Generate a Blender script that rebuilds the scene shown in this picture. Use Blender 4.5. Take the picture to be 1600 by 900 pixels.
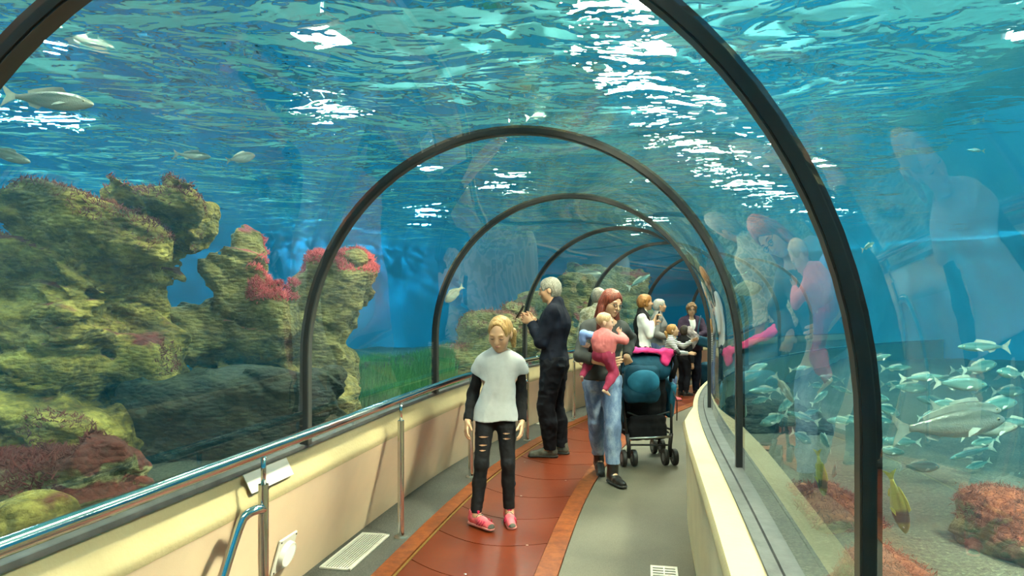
import bpy, bmesh, math, random
import numpy as np
from mathutils import Vector, Matrix

SC = bpy.context.scene
COL = SC.collection
for _o in list(bpy.data.objects):
    bpy.data.objects.remove(_o)

# ------------------------------------------------------------------ camera
FPX, YH, CAMH = 1050.0, 478.7, 1.5
cam_d = bpy.data.cameras.new('camera')
cam = bpy.data.objects.new('camera', cam_d)
COL.objects.link(cam)
cam.location = (0, 0, CAMH)
cam.rotation_euler = (math.pi / 2, 0, 0)
cam_d.sensor_width = 36
cam_d.lens = FPX / 1600 * 36
cam_d.shift_y = (YH - 450) / 1600
cam_d.clip_start = 0.02
cam_d.clip_end = 200
SC.camera = cam

# ------------------------------------------------------------------ view, world
SC.view_settings.view_transform = 'Standard'
SC.view_settings.look = 'None'
SC.view_settings.gamma = 1
SC.view_settings.use_curve_mapping = False
SC.view_settings.exposure = 0.08
SC.cycles.transparent_max_bounces = 14
SC.cycles.use_light_tree = False
SC.cycles.max_bounces = 7
SC.cycles.diffuse_bounces = 3
SC.cycles.glossy_bounces = 3
SC.cycles.volume_bounces = 1
SC.cycles.adaptive_threshold = 0.025
SC.cycles.sample_clamp_indirect = 6
SC.cycles.caustics_reflective = False
SC.cycles.caustics_refractive = False
wd = bpy.data.worlds.new('World'); SC.world = wd; wd.use_nodes = True
wd.node_tree.nodes['Background'].inputs[0].default_value = (0.6, 0.8, 1.0, 1)
wd.node_tree.nodes['Background'].inputs[1].default_value = 0.02

LAMP_POWER = 1.5      # scales every flood lamp over the water
WATER_ABS = (0.10, 0.030, 0.016)
WATER_SCAT = (0.0015, 0.013, 0.022)

# ------------------------------------------------------------------ helpers
rnd = random.Random(7)
rng = np.random.default_rng(7)

def obj(name, verts, faces, mat=None, parent=None, smooth=False, mats=None, fmat=None):
    me = bpy.data.meshes.new(name)
    verts = np.asarray(verts, dtype=np.float32)
    if isinstance(faces, np.ndarray):
        n, k = faces.shape
        me.vertices.add(len(verts)); me.vertices.foreach_set('co', verts.ravel())
        me.loops.add(n * k); me.loops.foreach_set('vertex_index', faces.astype(np.int32).ravel())
        me.polygons.add(n); me.polygons.foreach_set('loop_start', np.arange(0, n * k, k, dtype=np.int32))
        me.update(calc_edges=True)
    else:
        me.from_pydata([tuple(map(float, v)) for v in verts], [], [tuple(int(i) for i in f) for f in faces])
    for m in (mats or ([mat] if mat else [])):
        me.materials.append(M[m] if isinstance(m, str) else m)
    if fmat is not None:
        me.polygons.foreach_set('material_index', np.asarray(fmat, dtype=np.int32))
    if smooth:
        me.polygons.foreach_set('use_smooth', np.ones(len(me.polygons), dtype=bool))
    me.update()
    o = bpy.data.objects.new(name, me); COL.objects.link(o)
    if parent: o.parent = parent
    return o

def empty(name, loc=(0, 0, 0), rz=0):
    o = bpy.data.objects.new(name, None); COL.objects.link(o)
    o.location = loc; o.rotation_euler = (0, 0, rz); o.empty_display_size = .1
    return o

def tag(o, label=None, cat=None, group=None, kind=None):
    if label: o['label'] = label
    if cat: o['category'] = cat
    if group: o['group'] = group
    if kind: o['kind'] = kind
    return o

class MB:
    """collects boxes, tubes, lathes into one mesh"""
    def __init__(s): s.v = []; s.f = []
    def add(s, v, f):
        n = len(s.v); s.v += [tuple(map(float, p)) for p in v]; s.f += [tuple(i + n for i in q) for q in f]; return s
    def box(s, c, d, R=None, bev=0.0):
        c = np.array(c, float); h = np.array(d, float) / 2
        b = min(bev, h.min() * .95)
        if b <= 0:
            v = np.array([(x, y, z) for x in (-1, 1) for y in (-1, 1) for z in (-1, 1)]) * h
            f = [(0, 1, 3, 2), (4, 6, 7, 5), (0, 4, 5, 1), (2, 3, 7, 6), (0, 2, 6, 4), (1, 5, 7, 3)]
        else:
            v = []; idx = {}
            for x in (-1, 1):
                for y in (-1, 1):
                    for z in (-1, 1):
                        for a in range(3):
                            q = np.array([x, y, z]) * (h - b); q[a] = (x, y, z)[a] * h[a]
                            idx[(x, y, z, a)] = len(v); v.append(q)
            f = []
            for a in range(3):
                o1, o2 = [(1, 2), (2, 0), (0, 1)][a]
                for sg in (-1, 1):
                    loop = []
                    for (p, q) in ((-1, -1), (1, -1), (1, 1), (-1, 1)):
                        k = [0, 0, 0]; k[a] = sg; k[o1] = p; k[o2] = q; loop.append(idx[(*k, a)])
                    f.append(tuple(loop if sg > 0 else loop[::-1]))
            for a in range(3):           # edges along axis a
                o1, o2 = [(1, 2), (2, 0), (0, 1)][a]
                for p in (-1, 1):
                    for q in (-1, 1):
                        k0 = [0, 0, 0]; k0[o1] = p; k0[o2] = q; k1 = list(k0); k0[a] = -1; k1[a] = 1
                        lp = (idx[(*k0, o1)], idx[(*k1, o1)], idx[(*k1, o2)], idx[(*k0, o2)])
                        f.append(lp if p * q < 0 else lp[::-1])
            for x in (-1, 1):
                for y in (-1, 1):
                    for z in (-1, 1):
                        t = (idx[(x, y, z, 0)], idx[(x, y, z, 1)], idx[(x, y, z, 2)])
                        f.append(t if x * y * z > 0 else t[::-1])
            v = np.array(v)
        if R is not None: v = v @ np.array(R).T
        return s.add(v + c, f)
    def tube(s, pts, r, n=10, caps=True, closed=False):
        pts = np.array(pts, float); m = len(pts)
        rr = np.broadcast_to(np.asarray(r, float), (m,))
        if closed: tg = np.roll(pts, -1, 0) - np.roll(pts, 1, 0)
        else: tg = np.gradient(pts, axis=0)
        tg /= np.linalg.norm(tg, axis=1)[:, None] + 1e-12
        u = np.cross(tg[0], (0, 0, 1.0)); 
        if np.linalg.norm(u) < 1e-3: u = np.cross(tg[0], (1.0, 0, 0))
        u /= np.linalg.norm(u); v = []; f = []
        ang = np.arange(n) * 2 * math.pi / n
        for i in range(m):
            u = u - tg[i] * (u @ tg[i]); u /= np.linalg.norm(u) + 1e-12; w = np.cross(tg[i], u)
            for a in ang: v.append(pts[i] + rr[i] * (math.cos(a) * u + math.sin(a) * w))
        for i in range(m if closed else m - 1):
            j = (i + 1) % m
            for k in range(n):
                f.append((i * n + k, i * n + (k + 1) % n, j * n + (k + 1) % n, j * n + k))
        if caps and not closed:
            f.append(tuple(range(n))[::-1]); f.append(tuple((m - 1) * n + k for k in range(n)))
        return s.add(v, f)
    def lathe(s, prof, c=(0, 0, 0), axis=(0, 0, 1), n=20):
        """prof: list of (r, h) along axis"""
        ax = np.array(axis, float); ax /= np.linalg.norm(ax)
        u = np.cross(ax, (0, 0, 1.0)); 
        if np.linalg.norm(u) < 1e-3: u = np.array((1.0, 0, 0))
        u /= np.linalg.norm(u); w = np.cross(ax, u); v = []; f = []
        for r, h in prof:
            for k in range(n):
                a = 2 * math.pi * k / n; v.append(np.array(c) + ax * h + r * (math.cos(a) * u + math.sin(a) * w))
        for i in range(len(prof) - 1):
            for k in range(n): f.append((i * n + k, i * n + (k + 1) % n, (i + 1) * n + (k + 1) % n, (i + 1) * n + k))
        f.append(tuple(range(n))[::-1]); f.append(tuple((len(prof) - 1) * n + k for k in range(n)))
        return s.add(v, f)
    def build(s, name, mat, parent=None, smooth=False):
        o = obj(name, s.v, s.f, mat, parent, smooth)
        bm = bmesh.new(); bm.from_mesh(o.data); bmesh.ops.recalc_face_normals(bm, faces=bm.faces); bm.to_mesh(o.data); bm.free()
        if smooth == 'auto':
            try: o.data.set_sharp_from_angle(angle=math.radians(38))
            except Exception: pass
        return o

# ---- tunnel path: a gently right-bending centre line, P(s, off, z)
_S = np.linspace(-8, 24, 641); _ds = .05; _i0 = 160
_kk = np.interp(_S, [0, 3, 6, 10], [0.0039, -0.0127, 0.0818, 0.0504])
_th = np.cumsum(_kk) * _ds; _th = _th - _th[_i0] + 0.2110
_X = np.cumsum(np.sin(_th)) * _ds; _Y = np.cumsum(np.cos(_th)) * _ds
_X = _X - _X[_i0] + 0.6388 - 1.29 * np.cos(_th); _Y = _Y - _Y[_i0] + 1.29 * np.sin(_th)
def P(s, off, z=0.0):
    th = np.interp(s, _S, _th)
    x = np.interp(s, _S, _X) + np.cos(th) * off; y = np.interp(s, _S, _Y) - np.sin(th) * off
    return np.stack([x, y, np.zeros_like(x) + z], -1)
def heading(s): return float(np.interp(s, _S, _th))
def sweep(name, prof, s0, s1, mat, step=.25, closed=True, parent=None, smooth=False, caps=True, shift=None):
    """prof: (off, z) polygon swept along the path"""
    prof = np.array(prof, float); n = len(prof); ss = np.linspace(s0, s1, max(2, int(round((s1 - s0) / step)) + 1))
    v = np.concatenate([P(np.full(n, s), prof[:, 0] + (shift(s) if shift else 0), prof[:, 1]) for s in ss]); f = []
    for i in range(len(ss) - 1):
        for k in range(n if closed else n - 1):
            j = (k + 1) % n; f.append((i * n + k, i * n + j, (i + 1) * n + j, (i + 1) * n + k))
    if closed and caps:
        f.append(tuple(range(n))[::-1]); f.append(tuple((len(ss) - 1) * n + k for k in range(n)))
    b = MB().add(v, f)
    return b.build(name, mat, parent, smooth)
def pix(px, py, Y):
    """world point seen at a photo pixel at depth Y"""
    return np.array([(px - 800) * Y / FPX, Y, CAMH - (py - YH) * Y / FPX])

# ---- value noise
def _hash(ix, iy, iz, seed):
    h = (ix.astype(np.uint32) * np.uint32(374761393) + iy.astype(np.uint32) * np.uint32(668265263)
         + iz.astype(np.uint32) * np.uint32(2147483647) + np.uint32(seed) * np.uint32(1274126177))
    h = (h ^ (h >> np.uint32(13))) * np.uint32(1274126177); h = h ^ (h >> np.uint32(16))
    return (h & np.uint32(0xffff)).astype(np.float32) / 32767.5 - 1
def noise3(p, seed=0):
    p = np.asarray(p, np.float32); b = np.floor(p); t = p - b; t = t * t * (3 - 2 * t); b = b.astype(np.int64)
    x, y, z = b[..., 0], b[..., 1], b[..., 2]; tx, ty, tz = t[..., 0], t[..., 1], t[..., 2]
    r = 0
    for i in (0, 1):
        for j in (0, 1):
            for k in (0, 1):
                w = (tx if i else 1 - tx) * (ty if j else 1 - ty) * (tz if k else 1 - tz)
                r = r + w * _hash(x + i, y + j, z + k, seed)
    return r
def fbm(p, oct=4, seed=0, gain=.5, lac=2.03):
    a, r, q = 1.0, 0, np.asarray(p, np.float32)
    for i in range(oct): r = r + a * noise3(q, seed + i * 17); q = q * lac + 3.1; a *= gain
    return r

# ---- signed distance fields meshed by surface nets: one continuous skin over smooth-blended shapes
def _rot(d, up=(0, 0, 1)):
    d = np.array(d, float); d /= np.linalg.norm(d); u = np.cross(up, d)
    if np.linalg.norm(u) < 1e-4: u = np.cross((1, 0, 0), d)
    u /= np.linalg.norm(u); return np.stack([u, np.cross(d, u), d], 1)
def cone(a, b, ra, rb, k=.02, sub=False, sc=None, tag=''):
    return dict(t='c', a=np.array(a, float), b=np.array(b, float), ra=ra, rb=rb, k=k, sub=sub, sc=sc, tag=tag)
def ell(c, r, R=None, k=.02, sub=False, tag=''):
    r = np.array(np.broadcast_to(r, (3,)), float)
    return dict(t='e', c=np.array(c, float), r=r, R=np.eye(3) if R is None else np.array(R, float), k=k, sub=sub, tag=tag)
def rbox(c, h, r=.01, R=None, k=.01, sub=False, tag=''):
    return dict(t='b', c=np.array(c, float), h=np.array(h, float), r=r, R=np.eye(3) if R is None else np.array(R, float), k=k, sub=sub, tag=tag)
def infl(q, d, k=None):
    q = dict(q)
    if q['t'] == 'c': q['ra'] += d; q['rb'] += d
    elif q['t'] == 'e': q['r'] = q['r'] + d
    else: q['r'] = q['r'] + d; q['h'] = q['h'] + d
    if k is not None: q['k'] = k
    return q
def _bb(q):
    if q['t'] == 'c':
        m = max(q['ra'], q['rb']) * (1 if q['sc'] is None else max(1, *q['sc']))
        return np.minimum(q['a'], q['b']) - m, np.maximum(q['a'], q['b']) + m
    h = q['r'] if q['t'] == 'e' else q['h']
    e = np.abs(q['R']) @ h; return q['c'] - e, q['c'] + e
def _dist(q, X):
    if q['t'] == 'c':
        a, b = q['a'], q['b']
        if q['sc'] is not None:          # elliptic cross-section: squash the space first
            s = np.array(q['sc'], np.float32); X = (X - a.astype(np.float32)) / s; b = (b - a) / s; a = np.zeros(3)
        d = (b - a).astype(np.float32); w = X - a.astype(np.float32); L = float(d @ d) + 1e-12
        t = np.clip((w @ d) / L, 0, 1); e = w - t[..., None] * d
        r = np.sqrt((e * e).sum(-1)) - (q['ra'] + (q['rb'] - q['ra']) * t)
        return r * (1 if q['sc'] is None else float(min(q['sc'])))
    w = (X - q['c'].astype(np.float32)) @ q['R'].astype(np.float32)
    if q['t'] == 'e':
        r = q['r'].astype(np.float32); k0 = np.sqrt(((w / r) ** 2).sum(-1)); k1 = np.sqrt(((w / (r * r)) ** 2).sum(-1)) + 1e-9
        return k0 * (k0 - 1) / k1
    e = np.abs(w) - (q['h'] - q['r']).astype(np.float32)
    return np.sqrt((np.maximum(e, 0) ** 2).sum(-1)) + np.minimum(e.max(-1), 0) - q['r']
def sdf_mesh(prims, vox, disp=None, clip=None, pad=3, amp=.012):
    pos = [q for q in prims if not q['sub']]
    lo = np.min([_bb(q)[0] for q in pos], 0) - vox * pad - amp; hi = np.max([_bb(q)[1] for q in pos], 0) + vox * pad + amp
    n = np.ceil((hi - lo) / vox).astype(int) + 1
    ax = [(lo[i] + vox * np.arange(n[i])).astype(np.float32) for i in range(3)]
    F = np.full(n, .5, np.float32)
    for q in prims:
        a, b = _bb(q); m = q['k'] + 3 * vox + amp
        i0 = np.clip(np.floor((a - m - lo) / vox).astype(int), 0, n); i1 = np.clip(np.ceil((b + m - lo) / vox).astype(int) + 1, 0, n)
        if (i1 <= i0).any(): continue
        sl = tuple(slice(i0[i], i1[i]) for i in range(3))
        g = np.stack(np.meshgrid(*[ax[i][sl[i]] for i in range(3)], indexing='ij'), -1)
        d = _dist(q, g); f = F[sl]; k = max(q['k'], 1e-4)
        if q['sub']:
            d = -d; h = np.maximum(k - np.abs(f - d), 0) / k; F[sl] = np.maximum(f, d) + h * h * k * .25
        else:
            h = np.maximum(k - np.abs(f - d), 0) / k; F[sl] = np.minimum(f, d) - h * h * k * .25
    if disp is not None or clip is not None:
        near = np.argwhere(np.abs(F) < 2 * vox + 1.6 * amp)
        pts = np.stack([ax[i][near[:, i]] for i in range(3)], -1); val = F[tuple(near.T)]
        if disp is not None: val = val + disp(pts)
        F[tuple(near.T)] = val
        if clip is not None:
            ins = np.argwhere(F < 3 * vox); pts = np.stack([ax[i][ins[:, i]] for i in range(3)], -1)
            F[tuple(ins.T)] = np.maximum(F[tuple(ins.T)], clip(pts))
    F[[0, -1]] = np.maximum(F[[0, -1]], .01); F[:, [0, -1]] = np.maximum(F[:, [0, -1]], .01); F[:, :, [0, -1]] = np.maximum(F[:, :, [0, -1]], .01)
    neg = F < 0
    cnt = np.zeros(n - 1, np.int8)
    for i in (0, 1):
        for j in (0, 1):
            for k in (0, 1): cnt += neg[i:n[0] - 1 + i, j:n[1] - 1 + j, k:n[2] - 1 + k]
    act = np.argwhere((cnt > 0) & (cnt < 8)); idx = np.full(n - 1, -1, np.int32); idx[tuple(act.T)] = np.arange(len(act))
    cv = np.stack([F[act[:, 0] + (c >> 2 & 1), act[:, 1] + (c >> 1 & 1), act[:, 2] + (c & 1)] for c in range(8)], 1)
    s = np.zeros((len(act), 3), np.float32); m = np.zeros(len(act), np.float32)
    for c in range(8):
        for bit in (4, 2, 1):
            if c & bit: continue
            e = c | bit; va, vb = cv[:, c], cv[:, e]; w = (va < 0) != (vb < 0)
            t = np.where(w, va / np.where(w, va - vb, 1), 0)
            p = np.array([c >> 2 & 1, c >> 1 & 1, c & 1], np.float32)[None] + t[:, None] * np.array([bit == 4, bit == 2, bit == 1], np.float32)[None]
            s += p * w[:, None]; m += w
    verts = (act + s / m[:, None]) * vox + lo
    quads = []
    for a in range(3):
        b, c = (a + 1) % 3, (a + 2) % 3
        sa = [slice(None)] * 3; sb = [slice(None)] * 3; sa[a] = slice(0, -1); sb[a] = slice(1, None)
        A, B = neg[tuple(sa)], neg[tuple(sb)]
        e = np.argwhere(A != B); e = e[(e[:, b] > 0) & (e[:, c] > 0) & (e[:, b] < n[b] - 1) & (e[:, c] < n[c] - 1)]
        if not len(e): continue
        fl = A[tuple(e.T)]
        def cell(db, dc):
            q = e.copy(); q[:, b] -= db; q[:, c] -= dc; return idx[tuple(q.T)]
        q = np.stack([cell(1, 1), cell(0, 1), cell(0, 0), cell(1, 0)], 1)
        q[~fl] = q[~fl][:, ::-1]; quads.append(q)
    return verts, np.concatenate(quads)

# ------------------------------------------------------------------ materials
M = {}
class NT:
    def __init__(s, name):
        s.m = bpy.data.materials.new(name); s.m.use_nodes = True; s.t = s.m.node_tree; s.t.nodes.clear(); M[name] = s.m
        s.out = s.t.nodes.new('ShaderNodeOutputMaterial')
    def n(s, typ, props=None, **ins):
        nd = s.t.nodes.new('ShaderNode' + typ)
        for k, v in (props or {}).items(): setattr(nd, k, v)
        for k, v in ins.items():
            key = int(k[1:]) if k[0] == '_' and k[1:].isdigit() else k.replace('__', ' ')
            sock = nd.inputs[key]
            if isinstance(v, tuple) and len(v) == 2 and hasattr(v[0], 'outputs'): s.t.links.new(v[0].outputs[v[1]], sock)
            elif hasattr(v, 'outputs'): s.t.links.new(v.outputs[0], sock)
            elif isinstance(v, (tuple, list)) and len(v) == 3 and sock.type == 'RGBA': sock.default_value = (*v, 1)
            else: sock.default_value = v
        return nd
    def ramp(s, fac, stops, interp='LINEAR'):
        r = s.n('ValToRGB', Fac=fac); e = r.color_ramp.elements; r.color_ramp.interpolation = interp
        while len(e) > 1: e.remove(e[-1])
        e[0].position = stops[0][0]; c = stops[0][1]; e[0].color = (*c, 1) if len(c) == 3 else c
        for p, c in stops[1:]:
            q = e.new(p); q.color = (*c, 1) if len(c) == 3 else c
        return r
    def surf(s, nd, vol=None):
        s.t.links.new(nd.outputs[0], s.out.inputs['Surface'])
        return s.m

def gray(v): return (v, v, v)
def basic(name, col, rough=.6, metal=0.0, var=.12, scale=12.0, bump=0.0, bscale=60.0, spec=.5, sheen=0.0, stretch=None, detail=4.0):
    """plain surface with tonal grain and fine relief"""
    t = NT(name); tc = t.n('TexCoord'); vec = (tc, 'Object')
    if stretch: vec = t.n('Mapping', Vector=(tc, 'Object'), Scale=stretch)
    nz = t.n('TexNoise', Vector=vec, Scale=scale, Detail=detail)
    lo = tuple(c * (1 - var) for c in col); hi = tuple(min(1, c * (1 + var)) for c in col)
    r = t.ramp((nz, 'Fac'), [(.3, lo), (.7, hi)])
    b = t.n('BsdfPrincipled', Base__Color=r, Roughness=rough, Metallic=metal)
    b.inputs['Specular IOR Level'].default_value = spec
    if sheen: b.inputs['Sheen Weight'].default_value = sheen
    if bump:
        nb = t.n('TexNoise', Vector=vec, Scale=bscale, Detail=3.0)
        bp = t.n('Bump', Strength=bump, Distance=.01, Height=(nb, 'Fac')); t.t.links.new(bp.outputs[0], b.inputs['Normal'])
    return t.surf(b)
# ------------------------------------------------------------------ materials of the setting
def mk_materials():
    # acrylic: clear sheet with a Fresnel sheen on the face towards the walkway
    for nm, f0 in (('acrylic_in', .065), ('acrylic_out', .004)):
        t = NT(nm); g = t.n('NewGeometry'); d = t.n('VectorMath', {'operation': 'DOT_PRODUCT'}, _0=(g, 'Normal'), _1=(g, 'Incoming'))
        c = t.n('Math', {'operation': 'ABSOLUTE'}, _0=(d, 'Value')); i = t.n('Math', {'operation': 'SUBTRACT'}, _0=1.0, _1=c)
        p = t.n('Math', {'operation': 'POWER'}, _0=i, _1=5.0)
        m = t.n('Math', {'operation': 'MULTIPLY_ADD'}, _0=p, _1=(.9 if f0 > .01 else .02), _2=f0)
        tr = t.n('BsdfTransparent', Color=(.97, .985, .985)); gl = t.n('BsdfGlossy', Color=gray(1), Roughness=.012)
        t.surf(t.n('MixShader', Fac=m, _1=tr, _2=gl))
    # water surface seen from below: windows and mirrors by Fresnel on the waves
    t = NT('water_surface'); tc = t.n('TexCoord')
    mp = t.n('Mapping', Vector=(tc, 'Object'), Scale=(.75, 1.0, 1.0), Rotation=(0, 0, .2))
    n1 = t.n('TexNoise', Vector=mp, Scale=1.5, Detail=3.0, Roughness=.45, Distortion=.9)
    n2 = t.n('TexNoise', Vector=mp, Scale=5.0, Detail=2.0, Roughness=.5, Distortion=.6)
    ad = t.n('Math', {'operation': 'MULTIPLY_ADD'}, _0=(n2, 'Fac'), _1=.22, _2=(n1, 'Fac'))
    at = t.n('Attribute', {'attribute_name': 'ripple'}); ad = t.n('Math', {'operation': 'MULTIPLY'}, _0=ad, _1=(at, 'Fac'))
    bp = t.n('Bump', Strength=1.0, Distance=.30, Height=ad)
    fr = t.n('Fresnel', IOR=1.07, Normal=bp)
    tr = t.n('BsdfTransparent', Color=(.85, .98, .97)); rf = t.n('BsdfRefraction', Color=(.85, .98, .97), Roughness=.0, IOR=.85, Normal=bp)
    msk = t.ramp((n2, 'Fac'), [(.44, gray(.1)), (.50, gray(1))]); see = t.n('MixShader', Fac=msk, _1=tr, _2=rf)
    gl = t.n('BsdfGlossy', Color=(.9, .97, 1), Roughness=.02, Normal=bp)
    t.surf(t.n('MixShader', Fac=fr, _1=see, _2=gl))
    # the water itself
    t = NT('water_body')
    dens_a = max(WATER_ABS); ab = t.n('VolumeAbsorption', Color=tuple(1 - a / dens_a for a in WATER_ABS), Density=dens_a)
    dens_s = max(WATER_SCAT); sc = t.n('VolumeScatter', Color=tuple(a / dens_s for a in WATER_SCAT), Density=dens_s, Anisotropy=.3)
    ad = t.n('AddShader', _0=ab, _1=sc); t.t.links.new(ad.outputs[0], t.out.inputs['Volume'])
    # plaster wall and smooth cap
    basic('plaster', (.86, .64, .44), .75, var=.06, scale=3.0, bump=.10, bscale=320)
    basic('ledge_cap', (.58, .48, .27), .6, var=.07, scale=4.0, bump=.15, bscale=60)
    basic('wall_right_plaster', (.72, .62, .40), .7, var=.07, scale=4.0, bump=.2, bscale=120)
    # grey carpet with speckle
    t = NT('carpet'); tc = t.n('TexCoord'); n1 = t.n('TexNoise', Vector=(tc, 'Object'), Scale=260.0, Detail=2.0); n2 = t.n('TexNoise', Vector=(tc, 'Object'), Scale=2.2, Detail=3.0)
    r1 = t.ramp((n1, 'Fac'), [(.3, (.04, .042, .039)), (.55, (.088, .09, .08)), (.75, (.20, .20, .17))]); r2 = t.ramp((n2, 'Fac'), [(.3, gray(.75)), (.7, gray(1.15))])
    mx = t.n('MixRGB', {'blend_type': 'MULTIPLY'}, Fac=1.0, Color1=r1, Color2=r2)
    bp = t.n('Bump', Strength=.5, Distance=.004, Height=(n1, 'Fac')); t.surf(t.n('BsdfPrincipled', Base__Color=mx, Roughness=.95, Normal=bp))
    t = NT('side_floor'); tc = t.n('TexCoord'); n1 = t.n('TexNoise', Vector=(tc, 'Object'), Scale=300.0, Detail=2.0); n2 = t.n('TexNoise', Vector=(tc, 'Object'), Scale=1.6, Detail=5.0)
    r1 = t.ramp((n1, 'Fac'), [(.3, (.085, .078, .056)), (.7, (.165, .152, .11))]); r2 = t.ramp((n2, 'Fac'), [(.3, gray(.72)), (.7, gray(1.1))])
    mx = t.n('MixRGB', {'blend_type': 'MULTIPLY'}, Fac=1.0, Color1=r1, Color2=r2); t.surf(t.n('BsdfPrincipled', Base__Color=mx, Roughness=.6))
    # varnished red walkway
    t = NT('walkway'); tc = t.n('TexCoord'); n1 = t.n('TexNoise', Vector=(tc, 'Object'), Scale=3.0, Detail=6.0, Roughness=.6); n2 = t.n('TexNoise', Vector=(tc, 'Object'), Scale=90.0, Detail=2.0)
    r1 = t.ramp((n1, 'Fac'), [(.28, (.115, .016, .004)), (.5, (.14, .021, .005)), (.72, (.17, .029, .007))])
    r2 = t.ramp((n2, 'Fac'), [(.3, gray(.85)), (.72, gray(1.12))]); mx = t.n('MixRGB', {'blend_type': 'MULTIPLY'}, Fac=1.0, Color1=r1, Color2=r2)
    rr = t.ramp((n2, 'Fac'), [(.3, gray(.30)), (.7, gray(.36))]); bp = t.n('Bump', Strength=.006, Distance=.01, Height=(n1, 'Fac'))
    t.surf(t.n('BsdfPrincipled', Base__Color=mx, Roughness=rr, Normal=bp))
    t = NT('walkway_edge'); tc = t.n('TexCoord'); n1 = t.n('TexNoise', Vector=(tc, 'Object'), Scale=14.0, Detail=8.0, Roughness=.7)
    r1 = t.ramp((n1, 'Fac'), [(.3, (.10, .016, .004)), (.5, (.22, .050, .010)), (.62, (.31, .085, .018)), (.72, (.16, .03, .008))])
    t.surf(t.n('BsdfPrincipled', Base__Color=r1, Roughness=.38))
    basic('groove_brass', (.55, .34, .10), .35, .8, scale=30)
    basic('joint_dark', (.02, .012, .01), .8)
    basic('rib_metal', (.085, .09, .085), .40, .5, var=.15, scale=6)
    basic('gasket', (.012, .012, .012), .5)
    basic('track_grey', (.10, .10, .098), .55, .1, var=.25, scale=14, bump=.1)
    basic('chrome', (.80, .78, .74), .12, 1.0, var=.03)
    basic('steel_dull', (.62, .6, .56), .3, 1.0, var=.05)
    basic('white_plastic', (.86, .83, .74), .35, var=.02)
    basic('black', (.012, .012, .013), .55)
    basic('void', (.004, .004, .004), .9)
    basic('paper', (.85, .85, .78), .5, var=.02)
    basic('ceiling_hall', (.20, .64, .59), .8, var=.25, scale=.9)
    basic('tank_paint', (.004, .42, .84), .7, var=.14, scale=.5)
    basic('lamp_housing', (.25, .26, .27), .5, .5)
    for nm, st, c in (('lamp_glow', 215 * LAMP_POWER, (1, .82, .58)), ('lamp_key', 1280 * LAMP_POWER, (1, .80, .55)), ('fill_back', 420 * LAMP_POWER, (.75, .93, 1)), ('lamp_tank', 150 * LAMP_POWER, (1, .93, .74)), ('fill_right', 170 * LAMP_POWER, (1, .97, .88)), ('fill_up', 170 * LAMP_POWER, (1, 1, .93))):
        t = NT(nm); t.surf(t.n('Emission', Color=c, Strength=st))
    # living rock: olive crust, pale growth, red algae on the upper faces
    def rock(name, c0, c1, c2, red, redamt, redcol2):
        t = NT(name); tc = t.n('TexCoord'); g = t.n('NewGeometry'); vec = (tc, 'Object')
        mp = t.n('Mapping', Vector=vec, Rotation=(.25, .35, .5), Scale=(1, 1, 2.6))
        n1 = t.n('TexNoise', Vector=mp, Scale=2.6, Detail=9.0, Roughness=.68); n2 = t.n('TexNoise', Vector=vec, Scale=19.0, Detail=5.0, Roughness=.7); n3 = t.n('TexNoise', Vector=vec, Scale=1.5, Detail=5.0, Roughness=.6)
        a = t.n('Math', {'operation': 'MULTIPLY_ADD'}, _0=(n2, 'Fac'), _1=.45, _2=(n1, 'Fac'))
        r1 = t.ramp(a, [(.52, c0), (.68, c1), (.84, c2), (.98, tuple(min(1, x * 1.5) for x in c2))])
        s = t.n('SeparateXYZ', Vector=(g, 'Normal'))
        u = t.n('Math', {'operation': 'MULTIPLY_ADD'}, _0=(s, 'Z'), _1=.22, _2=(n3, 'Fac'))
        k = t.ramp(u, [(redamt, gray(0)), (redamt + .06, gray(1))]); rc = t.ramp((n2, 'Fac'), [(.35, red), (.68, redcol2)])
        mx = t.n('MixRGB', Fac=k, Color1=r1, Color2=rc)
        vo = t.n('TexVoronoi', Vector=mp, Scale=16.0); hb = t.n('Math', {'operation': 'MULTIPLY_ADD'}, _0=(vo, 'Distance'), _1=-.5, _2=a)
        bp = t.n('Bump', Strength=1.0, Distance=.05, Height=hb)
        t.surf(t.n('BsdfPrincipled', Base__Color=mx, Roughness=.85, Normal=bp))
    rock('rock_left', (.03, .024, .006), (.19, .135, .020), (.50, .37, .075), (.09, .012, .010), .70, (.24, .035, .03))
    rock('rock_mid', (.03, .026, .010), (.17, .13, .036), (.40, .31, .10), (.26, .03, .04), .735, (.60, .12, .13))
    rock('rock_low', (.025, .025, .01), (.13, .11, .03), (.42, .38, .18), (.07, .012, .008), .52, (.20, .03, .02))
    rock('rock_far', (.035, .04, .014), (.17, .15, .045), (.36, .28, .09), (.11, .02, .015), .68, (.26, .05, .03))
    rock('rock_red', (.05, .04, .02), (.16, .12, .05), (.30, .24, .10), (.16, .028, .010), .56, (.34, .09, .03))
    rock('rock_dark_and_shade', (.004, .006, .004), (.017, .02, .010), (.05, .053, .025), (.03, .01, .01), .9, (.1, .02, .02))  # dark rocks' own colour; at the left reef foot it paints in shade
    t = NT('sand'); tc = t.n('TexCoord'); n1 = t.n('TexNoise', Vector=(tc, 'Object'), Scale=55.0, Detail=4.0, Roughness=.7); n2 = t.n('TexNoise', Vector=(tc, 'Object'), Scale=1.3, Detail=5.0)
    r1 = t.ramp((n1, 'Fac'), [(.3, (.045, .045, .03)), (.55, (.13, .12, .085)), (.75, (.30, .28, .2))]); r2 = t.ramp((n2, 'Fac'), [(.35, (.55, .62, .5)), (.65, (1, 1, 1))])
    mx = t.n('MixRGB', {'blend_type': 'MULTIPLY'}, Fac=1.0, Color1=r1, Color2=r2); bp = t.n('Bump', Strength=.8, Distance=.03, Height=(n1, 'Fac'))
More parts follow.
